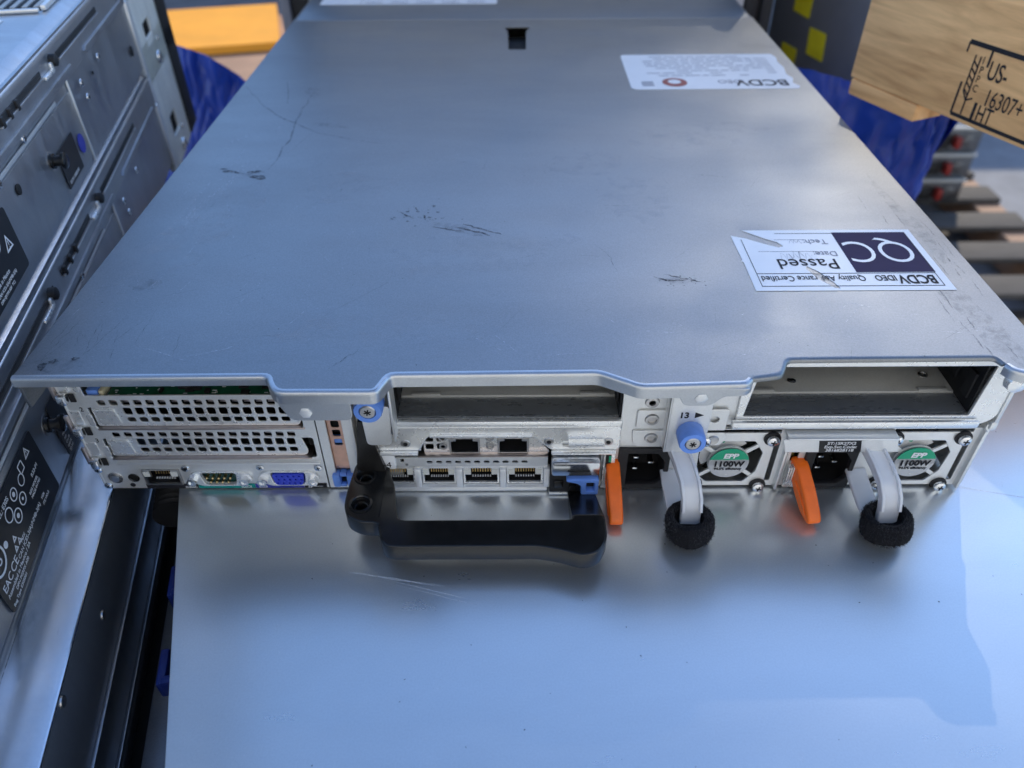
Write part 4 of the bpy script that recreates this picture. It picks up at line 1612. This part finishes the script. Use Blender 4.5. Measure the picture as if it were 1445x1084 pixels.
def thumbscrew(x, z, yb, yf, r, name='thumb_screw'):
    g = G()
    M_ = FACE(yb) @ Matrix.Translation((x, z, 0))
    L = yb - yf
    n = 40
    rings = []
    for rr, h in ((r * .93, 0), (r, L * .08), (r, L * .86), (r * .94, L), (r * .60, L), (r * .58, L * .8)):
        rings.append([M_ @ Vector((rr * (1 + (.022 if (i % 2 and h < L * .9) else 0)) * math.cos(2 * math.pi * i / n), rr * (1 + (.022 if (i % 2 and h < L * .9) else 0)) * math.sin(2 * math.pi * i / n), h)) for i in range(n)])
    g.loft(rings)
    g.mi = 1
    g.lathe([(r * .57, L * .7), (r * .57, L * .97), (r * .50, L * 1.02), (r * .04, L * 1.03)], M_, 20)
    g.mi = 2
    for k in range(3):
        Mk = M_ @ Matrix.Rotation(k * math.pi / 3 + .3, 4, 'Z')
        g.box(-r * .26, r * .26, -r * .05, r * .05, L * 1.01, L * 1.04, 0, Mk)
    g.mi = 1
    g.lathe([(r * 1.0, -.0016), (r * 1.02, -.0004), (r * .92, 0)], M_, 24)
    return g.obj(name, [BLUE, SATIN, VOID], srv)


thumbscrew(-.0645, .0635, .0125, .0035, .0064)
# dark bracket beside it, behind the carry handle
g = G()
g.box(-.0755, -.0560, YF + .0040, YF + .03, .0010, .0445, .0006)
g.obj('handle_recess', GRST, srv)

# ---- network card in the centre
nc = g = G()
g.sheet([(-.0440, .0366), (-.0440, .0236), (.0165, .0236), (.0165, .0250), (.0085, .0366)],
        [rrect(-.0312, .0252, -.0172, .0345, .0003), rrect(-.0080, .0252, .0062, .0345, .0003)] +
        [rrect(-.0430 + k * .0054, z_, -.0430 + k * .0054 + .0038, z_ + .0036, .0008, 3) for k in range(2) for z_ in (.0262, .0312)], .0008, .0002, FACE(YF + .0010), 1)
g.mi = 1
g.box(-.0470, .0160, YF - .0022, YF + .0012, .0236, .0244, .0003)
ncard = g.obj('network_card', [ZNB, PINK], srv)
for x0, x1 in ((-.0312, -.0172), (-.0080, .0062)):
    g = G()
    g.mi = 0
    g.sheet(rrect(x0 - .0004, .0248, x1 + .0004, .0349, .0004), [[(x0 + .0006, .0256), (x1 - .0006, .0256), (x1 - .0006, .0328), (x1 - .0030, .0330), (x1 - .0030, .0345), (x0 + .0030, .0345), (x0 + .0030, .0330), (x0 + .0006, .0328)]], .0012, .0002, FACE(YF - .0006), 1)
    g.mi = 1
    g.box(x0, x1, YF + .0008, YF + .012, .0250, .0254)
    g.box(x0, x0 + .0005, YF + .0008, YF + .012, .0254, .0346)
    g.box(x1 - .0005, x1, YF + .0008, YF + .012, .0254, .0346)
    g.box(x0, x1, YF + .0115, YF + .012, .0254, .0346)
    g.obj('jack', [SATIN, VOID], ncard)
for x_ in (-.0345, -.0120):
    for z_ in (.0290, .0345):
        g = G()
        g.sheet(circ(x_, z_, .0020, 16), [circ(x_, z_, .0011, 12)], .0006, .0001, FACE(YF - .0002))
        g.obj('vent_ring', SATIN, ncard)
# strip with oval holes and slot number
g = G()
hh = [rrect(-.0430 + k * .0046, .0196, -.0430 + k * .0046 + .0030, .0214, .0009, 4) for k in range(11)]
hh += [rrect(-.0555, .0205, -.0538, .0228), rrect(-.0535, .0180, -.0522, .0196)]
g.sheet([(-.0650, .0176), (.0158, .0176), (.0158, .0238), (-.0650, .0238)], hh, .0012, .0003, FACE(YF - .0022), 1)
g.obj('vent_strip', ZN, srv)
g = G()
g.box(-.0652, -.0575, YF - .0040, YF - .0022, .0176, .0276, .0008)
g.mi = 1
g.text('4', .0052, FACE(YF - .0041) @ Matrix.Translation((-.0622, .0192, 0)))
g.obj('slot_tag', [WHT, INK], srv)
# row of four network ports
g = G()
g.box(-.0660, .0160, YF - .0030, YF + .0010, .0006, .0036, .0006)
g.box(-.0660, .0160, YF - .0010, YF + .0010, .0152, .0175, .0003)
for x_ in (-.0478, -.0275, -.0060, .0155):
    g.box(x_ - .0016, x_ + .0016, YF - .0032, YF + .0008, .0036, .0162, .0004)
g.obj('port_shroud', sheet_metal('shiny shroud', (0.93, 0.93, 0.91), 0.30, 0.02, 0.02, 1500, 20, 0.35, 0.03, 0.0, 0.0), srv)
for x0, x1 in ((-.0662, -.0496), (-.0460, -.0293), (-.0257, -.0078), (-.0042, .0138)):
    jack('network_port', x0, .0040, x1, .0152, srv, ZNB, .014)

# ---- blue and black latch block
g = G()
g.mi = 0
g.box(.0168, .0410, YF - .0050, YF + .02, .0004, .0172, .0006)
g.mi = 1
g.box(.0174, .0404, YF - .0095, YF + .0005, .0178, .0268, .0012)
g.mi = 2
g.box(.0250, .0355, YF - .0098, YF - .0094, .0214, .0224, .0001)
g.mi = 3
g.box(.0166, .0412, YF - .0056, YF + .01, -.0002 + .0008, .0022, .0004)
blkk = g.obj('module_latch', [BLKM, LEDGE, VOID, ZNB], srv)
g = G()
g.sheet(roundpoly([(.0245, .0132), (.0250, .0148), (.0405, .0148), (.0405, .0040), (.0320, .0040), (.0320, .0100), (.0300, .0118)], .0012), [rrect(.0345, .0062, .0385, .0124, .0006)], .0040, .0005, FACE(YF - .0088), 1)
g.obj('blue_catch', BLUE, blkk)
g = G()
g.box(.0262, .0300, YF - .0075, YF - .0049, .0045, .0085, .0008)
g.box(.0190, .0235, YF - .0062, YF - .0049, .0060, .0110, .0008)
g.obj('catch_spring', BLK, blkk)

# ---- riser plate right of the centre bay
g = G()
g.sheet([(.0492, .0272), (.0492, .0790), (.0745, .0790), (.0745, .0300), (.0715, .0272)],
        [circ(.0625, .0574, .0013, 14), rrect(.0575, .0650, .0615, .0658), rrect(.0640, .0648, .0668, .0656)], .0012, .0003, FACE(YF - .0006), 1)
g.sheet(rrect(.0562, .0418, .0730, .0532, .0015), [circ(.0632, .0478, .0021, 16)], .0010, .0003, FACE(YF - .0018), 1)
g.sheet(roundpoly([(.0548, .0405), (.0742, .0405), (.0742, .0300), (.0580, .0300), (.0555, .0325)], .0015), [circ(.0640, .0360, .0019, 16)], .0010, .0003, FACE(YF - .0018), 1)
g.mi = 1
g.lathe([(.0034, 0), (.0030, .0008), (.0016, .0009), (.0014, 0)], FACE(YF - .0006) @ Matrix.Translation((.0625, .0574, 0)), 18)
g.lathe([(.0034, 0), (.0030, .0009), (.0021, .0010), (.0019, -.002)], FACE(YF - .0018) @ Matrix.Translation((.0632, .0478, 0)), 18)
g.lathe([(.0032, 0), (.0028, .0009), (.0019, .0010), (.0017, -.002)], FACE(YF - .0018) @ Matrix.Translation((.0640, .0360, 0)), 18)
g.mi = 2
g.box(.0575, .0690, YF + .0012, YF + .003, .033, .060)
g.obj('riser_plate', [ZN, SATIN, VOID], srv)
# pillar with knob and arrow
g = G()
g.box(.0690, .0880, .0085, .0105, .0330, .0800, .0006)
g.box(.0690, .0702, .0085, YF + .002, .0330, .0800, .0004)
g.mi = 1
g.text('13', .0046, FACE(.00842) @ Matrix.Translation((.0735, .0548, 0)), bold=.00015)
g.sheet([(.0806, .0546), (.0846, .0563), (.0806, .0580)], (), .0001, 0, FACE(.0084))
g.obj('riser_pillar', [ZN, INK], srv)
thumbscrew(.0794, .0468, .0085, -.0004, .0061)
g = G()
g.sheet(roundpoly([(.0885, .0400), (.0985, .0400), (.0985, .0530), (.0885, .0530)], .0012), [circ(.0925, .0468, .0020, 14)], .0010, .0003, FACE(YF - .0014), 1)
g.sheet(roundpoly([(.0880, .0385), (.0990, .0385), (.1000, .0355), (.0975, .0305), (.0880, .0305)], .0014), [], .0010, .0003, FACE(YF - .0016), 1)
g.sheet([(.0890, .0420), (.0890, .0790), (.1045, .0790), (.1020, .0420)], (), .0010, .0002, FACE(YF + .0004))
g.mi = 1
g.lathe([(.0030, 0), (.0026, .0006), (.0012, .0004), (.0002, .0004)], FACE(YF - .0016) @ Matrix.Translation((.0935, .0340, 0)), 16)
g.mi = 2
g.box(.0880, .0960, YF + .0008, YF + .003, .044, .050)
g.obj('riser_tab', [ZN, SATIN, VOID], srv)

# ---- right bay frame
g = G()
outer = roundpoly([(.1020, .0425), (.2160, .0425), (.2222, .0470), (.2222, .0770), (.2170, .0838), (.1130, .0838), (.1020, .0770)], .0035)
inner = roundpoly([(.1052, .0485), (.2090, .0485), (.2112, .0776), (.1085, .0776)], .0008)
g.sheet(outer, [inner], .0016, .0004, FACE(YF - .0012), 1)
g.box(.1000, .2140, YF - .0042, YF - .0012, .0428, .0472, .0011)
g.obj('bay_frame', ZNB, srv)
g = G()
g.lathe([(.0040, 0), (.0046, .001), (.0040, .004), (.0020, .0046), (.0003, .0046)], FACE(.004) @ Matrix.Translation((.2105, .0800, 0)), 18)
g.obj('lid_pin', ZNB, srv)
g = G()
g.box(.2205, .2232, YF - .0006, YF + .014, .0020, .0420, .0005)
g.box(.2220, .2240, YF - .0020, YF + .004, .0440, .0760, .0005)
g.box(.2212, .2245, YF - .0020, YF + .006, .0395, .0445, .0008)
g.obj('corner_post', ZN, srv)

# ---- power supplies


def make_psu():
    """built at the right-hand position."""
    p = bpy.data.objects.new('power_supply', None)
    C.objects.link(p)
    p.location = (.177, .017, .0006)
    put(p, srv)
    y = YF - .0004
    g = G()
    hole = [(.1790, .0245), (.1838, .0318), (.2048, .0318), (.2098, .0240), (.2085, .0110), (.2035, .0040), (.1850, .0040), (.1795, .0100)]
    acr = rrect(.1405, .0015, .1655, .0288, 0)
    g.sheet([(.1318, .0012), (.2195, .0012), (.2205, .0400), (.1318, .0400)], [roundpoly(hole, .0008), acr, rrect(.1335, .0180, .1372, .0278, 0), rrect(.2142, .0045, .2168, .0330, .0008), rrect(.1790, .0372, .2160, .0394, .0003)], .0012, .0003, FACE(y), 1)
    g.box(.1318, .1328, y + .0008, y + .05, .0012, .0400, .0002)
    g.box(.2190, .2204, y - .0030, y + .05, .0012, .0400, .0003)
    g.box(.1745, .2190, y + .0014, y + .05, .0392, .0400, .0002)
    g.obj('face_plate', ZN, p)
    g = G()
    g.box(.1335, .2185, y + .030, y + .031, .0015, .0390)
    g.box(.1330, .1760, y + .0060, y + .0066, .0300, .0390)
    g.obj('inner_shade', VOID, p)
    # fan
    g = G()
    M_ = FACE(y + .012) @ Matrix.Translation((.1941, .0180, 0))
    g.lathe([(.0078, 0), (.0078, .005), (.0068, .0056)], M_, 24)
    for k in range(7):
        a = k * 2 * math.pi / 7
        ca, sa = math.cos(a), math.sin(a)
        q = [(.0075, -.003, .001), (.0165, -.0048, .0005), (.0170, .0040, .0045), (.0075, .0030, .0045)]
        g.poly([(x_ * ca - y_ * sa, x_ * sa + y_ * ca, z_) for x_, y_, z_ in q], M_)
    g.obj('fan', BLK, p)
    # grille spokes and badge
    g = G()
    cx, cz = .1941, .0180
    for a in (38, 142, 218, 322):
        d = Vector((math.cos(R(a)), math.sin(R(a))))
        L = .0185 if a in (38, 142) else .0165
        q = Vector((-d.y, d.x)) * .0011
        g.sheet([(cx + d.x * .006 + q.x, cz + d.y * .006 + q.y), (cx + d.x * .006 - q.x, cz + d.y * .006 - q.y), (cx + d.x * L - q.x, cz + d.y * L - q.y), (cx + d.x * L + q.x, cz + d.y * L + q.y)], (), .0010, .0002, FACE(y + .0006))
    g.sheet(circ(cx, cz, .0100, 32), (), .0010, .0002, FACE(y + .0004))
    g.obj('fan_grille', ZN, p)
    g = G()
    Mb = FACE(y - .0010)
    g.mi = 0
    g.sheet([(cx + .0098 * math.cos(a), cz + .0098 * math.sin(a)) for a in [R(150 + k * 240 / 20 + 0) for k in range(21)]] , (), .0004, .0001, Mb)
    g.mi = 1
    lo = .30
    seg = [(cx + .0098 * math.cos(a), cz + .0098 * math.sin(a)) for a in [R(14 + k * 152 / 18) for k in range(19)]]
    g.sheet(seg, (), .0004, .0001, FACE(y - .00102))
    g.mi = 0
    fill = [(cx - .0096, cz + .0024), (cx - .0096, cz - .001), (cx + .0096, cz - .001), (cx + .0096, cz + .0024)]
    g.sheet(fill, (), .0003, .0, FACE(y - .0010))
    Mt_ = FACE(y - .00125)
    g.mi = 2
    g.text('EPP', .0043, Mt_ @ Matrix.Translation((cx + .0002, cz + .0038, 0)), 'CENTER', bold=.00018, shear=.15, sx=1.05)
    g.mi = 3
    g.text('1100W', .0048, Mt_ @ Matrix.Translation((cx, cz - .0018, 0)), 'CENTER', bold=.00022, sx=1.02)
    g.text('94.5% efficiency', .0021, Mt_ @ Matrix.Translation((cx, cz - .0042, 0)), 'CENTER', bold=.00008)
    g.mi = 4
    g.sheet([(cx - .0006, cz - .0078), (cx + .0006, cz - .0078), (cx, cz - .0070)], (), .0001, 0, Mt_)
    # white ring of the hub label behind the badge, with a green mark
    g.mi = 4
    g.sheet([(cx - .001 + .0124 * math.cos(a), cz + .0006 + .0124 * math.sin(a)) for a in [R(40 + k * 170 / 16) for k in range(17)]], (), .0003, 0, FACE(y + .0040))
    g.mi = 1
    g.sheet(circ(cx - .0035, cz + .0112, .0012, 5), (), .0003, 0, FACE(y + .0030))
    g.obj('rating_badge', [SILV, EPPG, WHT, INK, WINK], p)
    for x_, z_ in ((.1800, .0340), (.2122, .0340), (.2112, .0022), (.1795, .0035)):
        g = G()
        Mk = FACE(y - .0008) @ Matrix.Translation((x_, z_, 0))
        g.mi = 1
        g.lathe([(.0040, -.0012), (.0040, .0002), (.0030, .0002)], Mk, 18)
        screw(g, Mk @ Matrix.Translation((0, 0, .0006)), .0030, .0022, True, 0, 1)
        g.obj('fan_screw', [CHROME, BLKM], p)
    # inlet
    g = G()
    oct_ = [(.1448, .0040), (.1590, .0040), (.1628, .0078), (.1628, .0200), (.1590, .0255), (.1448, .0255)]
    g.sheet(rrect(.1402, .0008, .1652, .0288, .0006), [roundpoly(oct_, .0006)], .0030, .0004, FACE(y - .0018), 1)
    g.mi = 1
    g.box(.1402, .1652, y + .014, y + .016, .0010, .0288)
    for x_ in (.1404, .1634):
        g.box(x_, x_ + .0018, y + .0014, y + .0138, .0012, .0286)
    g.box(.1424, .1632, y + .0014, y + .0138, .0012, .0036)
    g.box(.1424, .1632, y + .0014, y + .0138, .0260, .0286)
    g.obj('power_inlet', [BLKM, VOID], p)
    for x_, z_ in ((.1485, .0110), (.1485, .0185), (.1560, .0150)):
        g = G()
        g.box(x_ - .0003, x_ + .0022, y + .002, y + .0138, z_, z_ + .0012, .0003)
        g.obj('contact_pin', CHROME, p)
    g = G()
    g.box(.1325, .1368, y + .0042, y + .0052, .0180, .0280)
    g.obj('status_window', TAN, p)
    g = G()
    g.sheet(roundpoly([(.1322, .0030), (.1400, .0030), (.1400, .0160), (.1340, .0160)], .0010), (), .0010, .0003, FACE(y - .0030), 1)
    for k in range(4):
        g.box(.1326 + k * .0011, .1332 + k * .0011, y - .0045, y - .0010, .0060, .0180, .0002)
    g.obj('latch_spring', ZNB, p)
    return p


psu2 = make_psu()


def lever(p, x, yaw):
    """orange release tongue: rounded slab, stands out from the inlet and droops."""
    g = G()
    prof = [(0.003, .0205), (-.003, .0205), (-.0155, .0140), (-.0230, .0085), (-.0262, .0055), (-.0262, .0030), (-.0240, .0018), (-.0170, .0018), (-.0080, .0055), (.0, .0110), (.003, .0140)]
    prof = roundpoly(prof, .002)
    Mx = Matrix.Translation((x, YF - .001, 0)) @ Matrix.Rotation(yaw, 4, 'Z') @ Matrix(((0, 0, 1, 0), (1, 0, 0, 0), (0, 1, 0, 0), (0, 0, 0, 1)))
    g.sheet(prof, (), .0066, .0012, Mx @ Matrix.Translation((0, 0, .0033)), 3)
    # thumb hollow on the side
    inn = roundpoly([(-.0060, .0135), (-.0190, .0080), (-.0225, .0050), (-.0200, .0038), (-.0100, .0080)], .002)
    g.sheet(inn, (), .0006, .0003, Mx @ Matrix.Translation((0, 0, -.0032)), 1)
    return g.obj('release_lever', ORNG, p)


def strap(p, x, seedv):
    """frosted clear pull handle that loops out of the supply, with its hook-and-loop roll."""
    g = G()
    hw = .0046

    def path(pts, w0, th, bev=.0007):
        """bar of given width (x) following pts (dx, y, z)."""
        P = [Vector((x + a, b, c)) for a, b, c in pts]
        rings = []
        for i, q in enumerate(P):
            d = (P[min(i + 1, len(P) - 1)] - P[max(i - 1, 0)]).normalized()
            sx_ = Vector((1, 0, 0))
            up = d.cross(sx_).normalized()
            sx_ = up.cross(d).normalized()
            ring = []
            for a, b in rrect(-w0, -th, w0, th, bev, 3):
                ring.append(q + sx_ * a + up * b)
            rings.append(ring)
        g.loft(rings)
    path([(-.0050, YF + .010, .0330), (-.0045, YF, .0325), (-.0030, .0100, .0312), (-.0012, .0030, .0285), (.0004, -.0035, .0250), (.0012, -.0080, .0205), (.0012, -.0108, .0150), (.0010, -.0128, .0085)], hw, .0019)
    # raised side walls of the channel
    for sgn in (-1, 1):
        path([(-.0045 + sgn * .0040, YF - .001, .0345), (-.0030 + sgn * .0040, .0095, .0334), (-.0012 + sgn * .0040, .0022, .0307), (.0004 + sgn * .0040, -.0048, .0268), (.0012 + sgn * .0040, -.0100, .0214), (.0012 + sgn * .004, -.0130, .0156)], .0007, .0011, .0003)
    path([(-.0040, YF - .0006, .0122), (-.0040, .0100, .0108), (-.0034, -.0010, .0078), (-.0024, -.0090, .0060)], .0048, .0013)
    for k in range(6):
        g.box(x - .0074, x - .0040, .0105 - k * .0022, .0112 - k * .0022, .0108 - k * .0005, .0113 - k * .0005, .0002)
    g.obj('pull_handle', CLEAR, p)
    rv = random.Random(seedv)
    g = G()
    ax = Vector((-.10, .12, .98)).normalized()
    e1 = ax.cross(Vector((1, 0, 0))).normalized()
    e2 = ax.cross(e1)
    c = Vector((x + .0006, -.0148, .0088))
    Mv = Matrix(((e2.x, e1.x, ax.x, c.x), (e2.y, e1.y, ax.y, c.y), (e2.z, e1.z, ax.z, c.z), (0, 0, 0, 1)))
    n = 60
    prof = [(.0001, -.0050), (.0088, -.0062), (.0106, -.0046), (.0112, 0.0), (.0109, .0042), (.0100, .0058), (.0086, .0061), (.0076, .0058), (.0068, .0044), (.0064, .0010), (.0001, -.0010)]
    prof.append(prof[0])
    rings = []
    for k, (r_, h_) in enumerate(prof[:-1]):
        rings.append([])
        for i in range(n):
            a = 2 * math.pi * i / n
            rr = r_ * (1 + .025 * math.sin(a * 3 + seedv) + (.016 if i % 2 else -.016)) + rv.uniform(-.00018, .00018)
            rings[-1].append(Mv @ Vector((rr * math.cos(a), rr * math.sin(a), h_ * (1 + .10 * math.sin(a * 2 + seedv)) + rv.uniform(-.0002, .0002))))
    rings.append(rings[0])
    V = [[g.bm.verts.new(q) for q in r_] for r_ in rings[:-1]]
    fs = []
    for k in range(len(V)):
        A_, B_ = V[k], V[(k + 1) % len(V)]
        for i in range(n):
            j = (i + 1) % n
            fs.append(g.bm.faces.new((A_[i], A_[j], B_[j], B_[i])))
    bmesh.ops.recalc_face_normals(g.bm, faces=fs)
    g._mark(fs)
    # overlap end of the strip and loose loops
    g.mi = 1
    for k in range(5200):
        a = rv.uniform(0, 2 * math.pi)
        q = rv.randrange(1, 8)
        r0_, h0_ = prof[q]
        r1_, h1_ = prof[q + 1]
        f_ = rv.random()
        rr, hh_ = r0_ + (r1_ - r0_) * f_, h0_ + (h1_ - h0_) * f_
        base = Vector((rr * math.cos(a), rr * math.sin(a), hh_))
        out = Vector((math.cos(a), math.sin(a), rv.gauss(0, .7))) if q < 4 else Vector((rv.gauss(0, .4), rv.gauss(0, .4), 1))
        out.normalize()
        L = rv.uniform(.0003, .0013)
        sd = Vector((rv.gauss(0, 1), rv.gauss(0, 1), rv.gauss(0, 1))).normalized() * .00011
        g.poly([base - sd, base + sd, base + out * L + Vector((rv.gauss(0, .0002), rv.gauss(0, .0002), rv.gauss(0, .0002)))], Mv)
    g.obj('strap_roll', [VELC, FUZZ, SATIN], p)


lever(psu2, .1352 + .003, R(7))
strap(psu2, .1712, 2)
g = G()
g.box(.1262, .1772, YF - .0085, YF - .0004, .0398, .0410, .0003)
g.sheet([(.1262, .0320), (.1790, .0320), (.1770, .0400), (.1240, .0400)], (), .0008, .0002, FACE(YF - .0080))
g.mi = 1
Ml = FACE(YF - .0082)
g.sheet([(.1420, .0322), (.1615, .0322), (.1600, .0396), (.1405, .0396)], (), .0003, .0, Ml)
g.mi = 2
Mt_ = FACE(YF - .00835)
for body, z_ in (('ST:1SR27X2', .0373), ('Exp.Svc.Code:', .0350), ('3816828118', .0328)):
    g.text(body, .0024, Mt_ @ Matrix.Translation((.1512, z_, 0)), 'CENTER', bold=.00005, sx=1.1)
g.obj('service_tag', [ZN, BLKL, WINK], psu2)

# second supply: the same parts one pitch to the left
psu1 = psu2.copy()
C.objects.link(psu1)
psu1.parent = srv
psu1.matrix_parent_inverse = psu2.matrix_parent_inverse.copy()
DX = -.0903
psu1.location = (psu2.location.x + DX, psu2.location.y, psu2.location.z)
for ch in list(psu2.children):
    if ch.name.split('.')[0] in ('release_lever', 'pull_handle', 'strap_roll', 'service_tag'):
        continue
    c_ = ch.copy()
    C.objects.link(c_)
    c_.parent = psu1
    c_.matrix_parent_inverse = ch.matrix_parent_inverse.copy()
# its own lever and strap, sitting a little differently
lv = lever(psu1, .0455 + .0018, R(1))
strap(psu1, .0800, 5)
g = G()
g.box(.0425, .0482, YF - .0030, YF - .0012, .0030, .0275, .0004)
g.mi = 1
g.box(.0435, .0462, YF - .0034, YF - .0031, .0175, .0265, .0002)
g.mi = 2
g.box(.0450, .0462, YF - .0036, YF - .0034, .0215, .0255, .0002)
g.obj('status_light', [ZNB, VOID, EPPG], psu1)

# ---- black carry handle in front of the ports
g = G()
outl = [(-.0775, .0165), (-.0790, -.0020), (-.0790, -.0110), (-.0765, -.0175), (-.0700, -.0212), (-.0615, -.0214), (-.0605, -.0280), (-.0580, -.0335), (-.0540, -.0350), (.0100, -.0350),
        (.0200, -.0372), (.0290, -.0404), (.0365, -.0380), (.0405, -.0300), (.0408, -.0190), (.0395, -.0165), (.0255, -.0165), (.0255, -.0196), (-.0530, -.0196), (-.0560, -.0045), (-.0570, .0020), (-.0605, .0110), (-.0610, .0165)]
g.sheet(roundpoly(outl, .0030), [circ(-.0715, .0072, .0038, 22), circ(-.0712, -.0102, .0038, 22)], .0095, .0009, LEVEL(.0192), 2)
for x_, y_ in ((-.0715, .0072), (-.0712, -.0102)):
    g.lathe([(.0056, -.0004), (.0054, .0007), (.0044, .0009), (.0040, .0004), (.0038, -.003)], LEVEL(.0192, x_, y_), 24, cap=False)
    g.lathe([(.0037, -.0100), (.0020, -.0085), (.0002, -.0085)], LEVEL(.0192, x_, y_), 20)
g.loft([[Vector((.0258, .0125, -.0000 + .0008)), Vector((.0392, .0125, .0008)), Vector((.0392, .0125, .0022)), Vector((.0258, .0125, .0022))],
        [Vector((.0258, -.0060, .0030)), Vector((.0400, -.0060, .0030)), Vector((.0400, -.0060, .0115)), Vector((.0258, -.0060, .0115))],
        [Vector((.0258, -.0180, .0100)), Vector((.0404, -.0180, .0100)), Vector((.0404, -.0180, .0186)), Vector((.0258, -.0180, .0186))]])
g.box(-.0765, -.0620, .0145, .0165, .0190, .0202, .0005)
g.box(-.0622, -.0616, -.0180, .0145, .0190, .0195, .0002)
g.loft([[Vector((-.0760, .0165, .0195)), Vector((-.0620, .0165, .0195)), Vector((-.0620, .0100, .0195)), Vector((-.0760, .0100, .0195))],
        [Vector((-.0728, .0190, .0480)), Vector((-.0690, .0190, .0480)), Vector((-.0690, .0140, .0480)), Vector((-.0728, .0140, .0480))]])
g.loft([[Vector((-.0690, .0165, .0195)), Vector((-.0612, .0165, .0195)), Vector((-.0612, .0135, .0195)), Vector((-.0690, .0135, .0195))],
        [Vector((-.0684, .0190, .0320)), Vector((-.0600, .0190, .0320)), Vector((-.0600, .0165, .0320)), Vector((-.0684, .0165, .0320))]])
g.obj('carry_handle', BLK, srv)
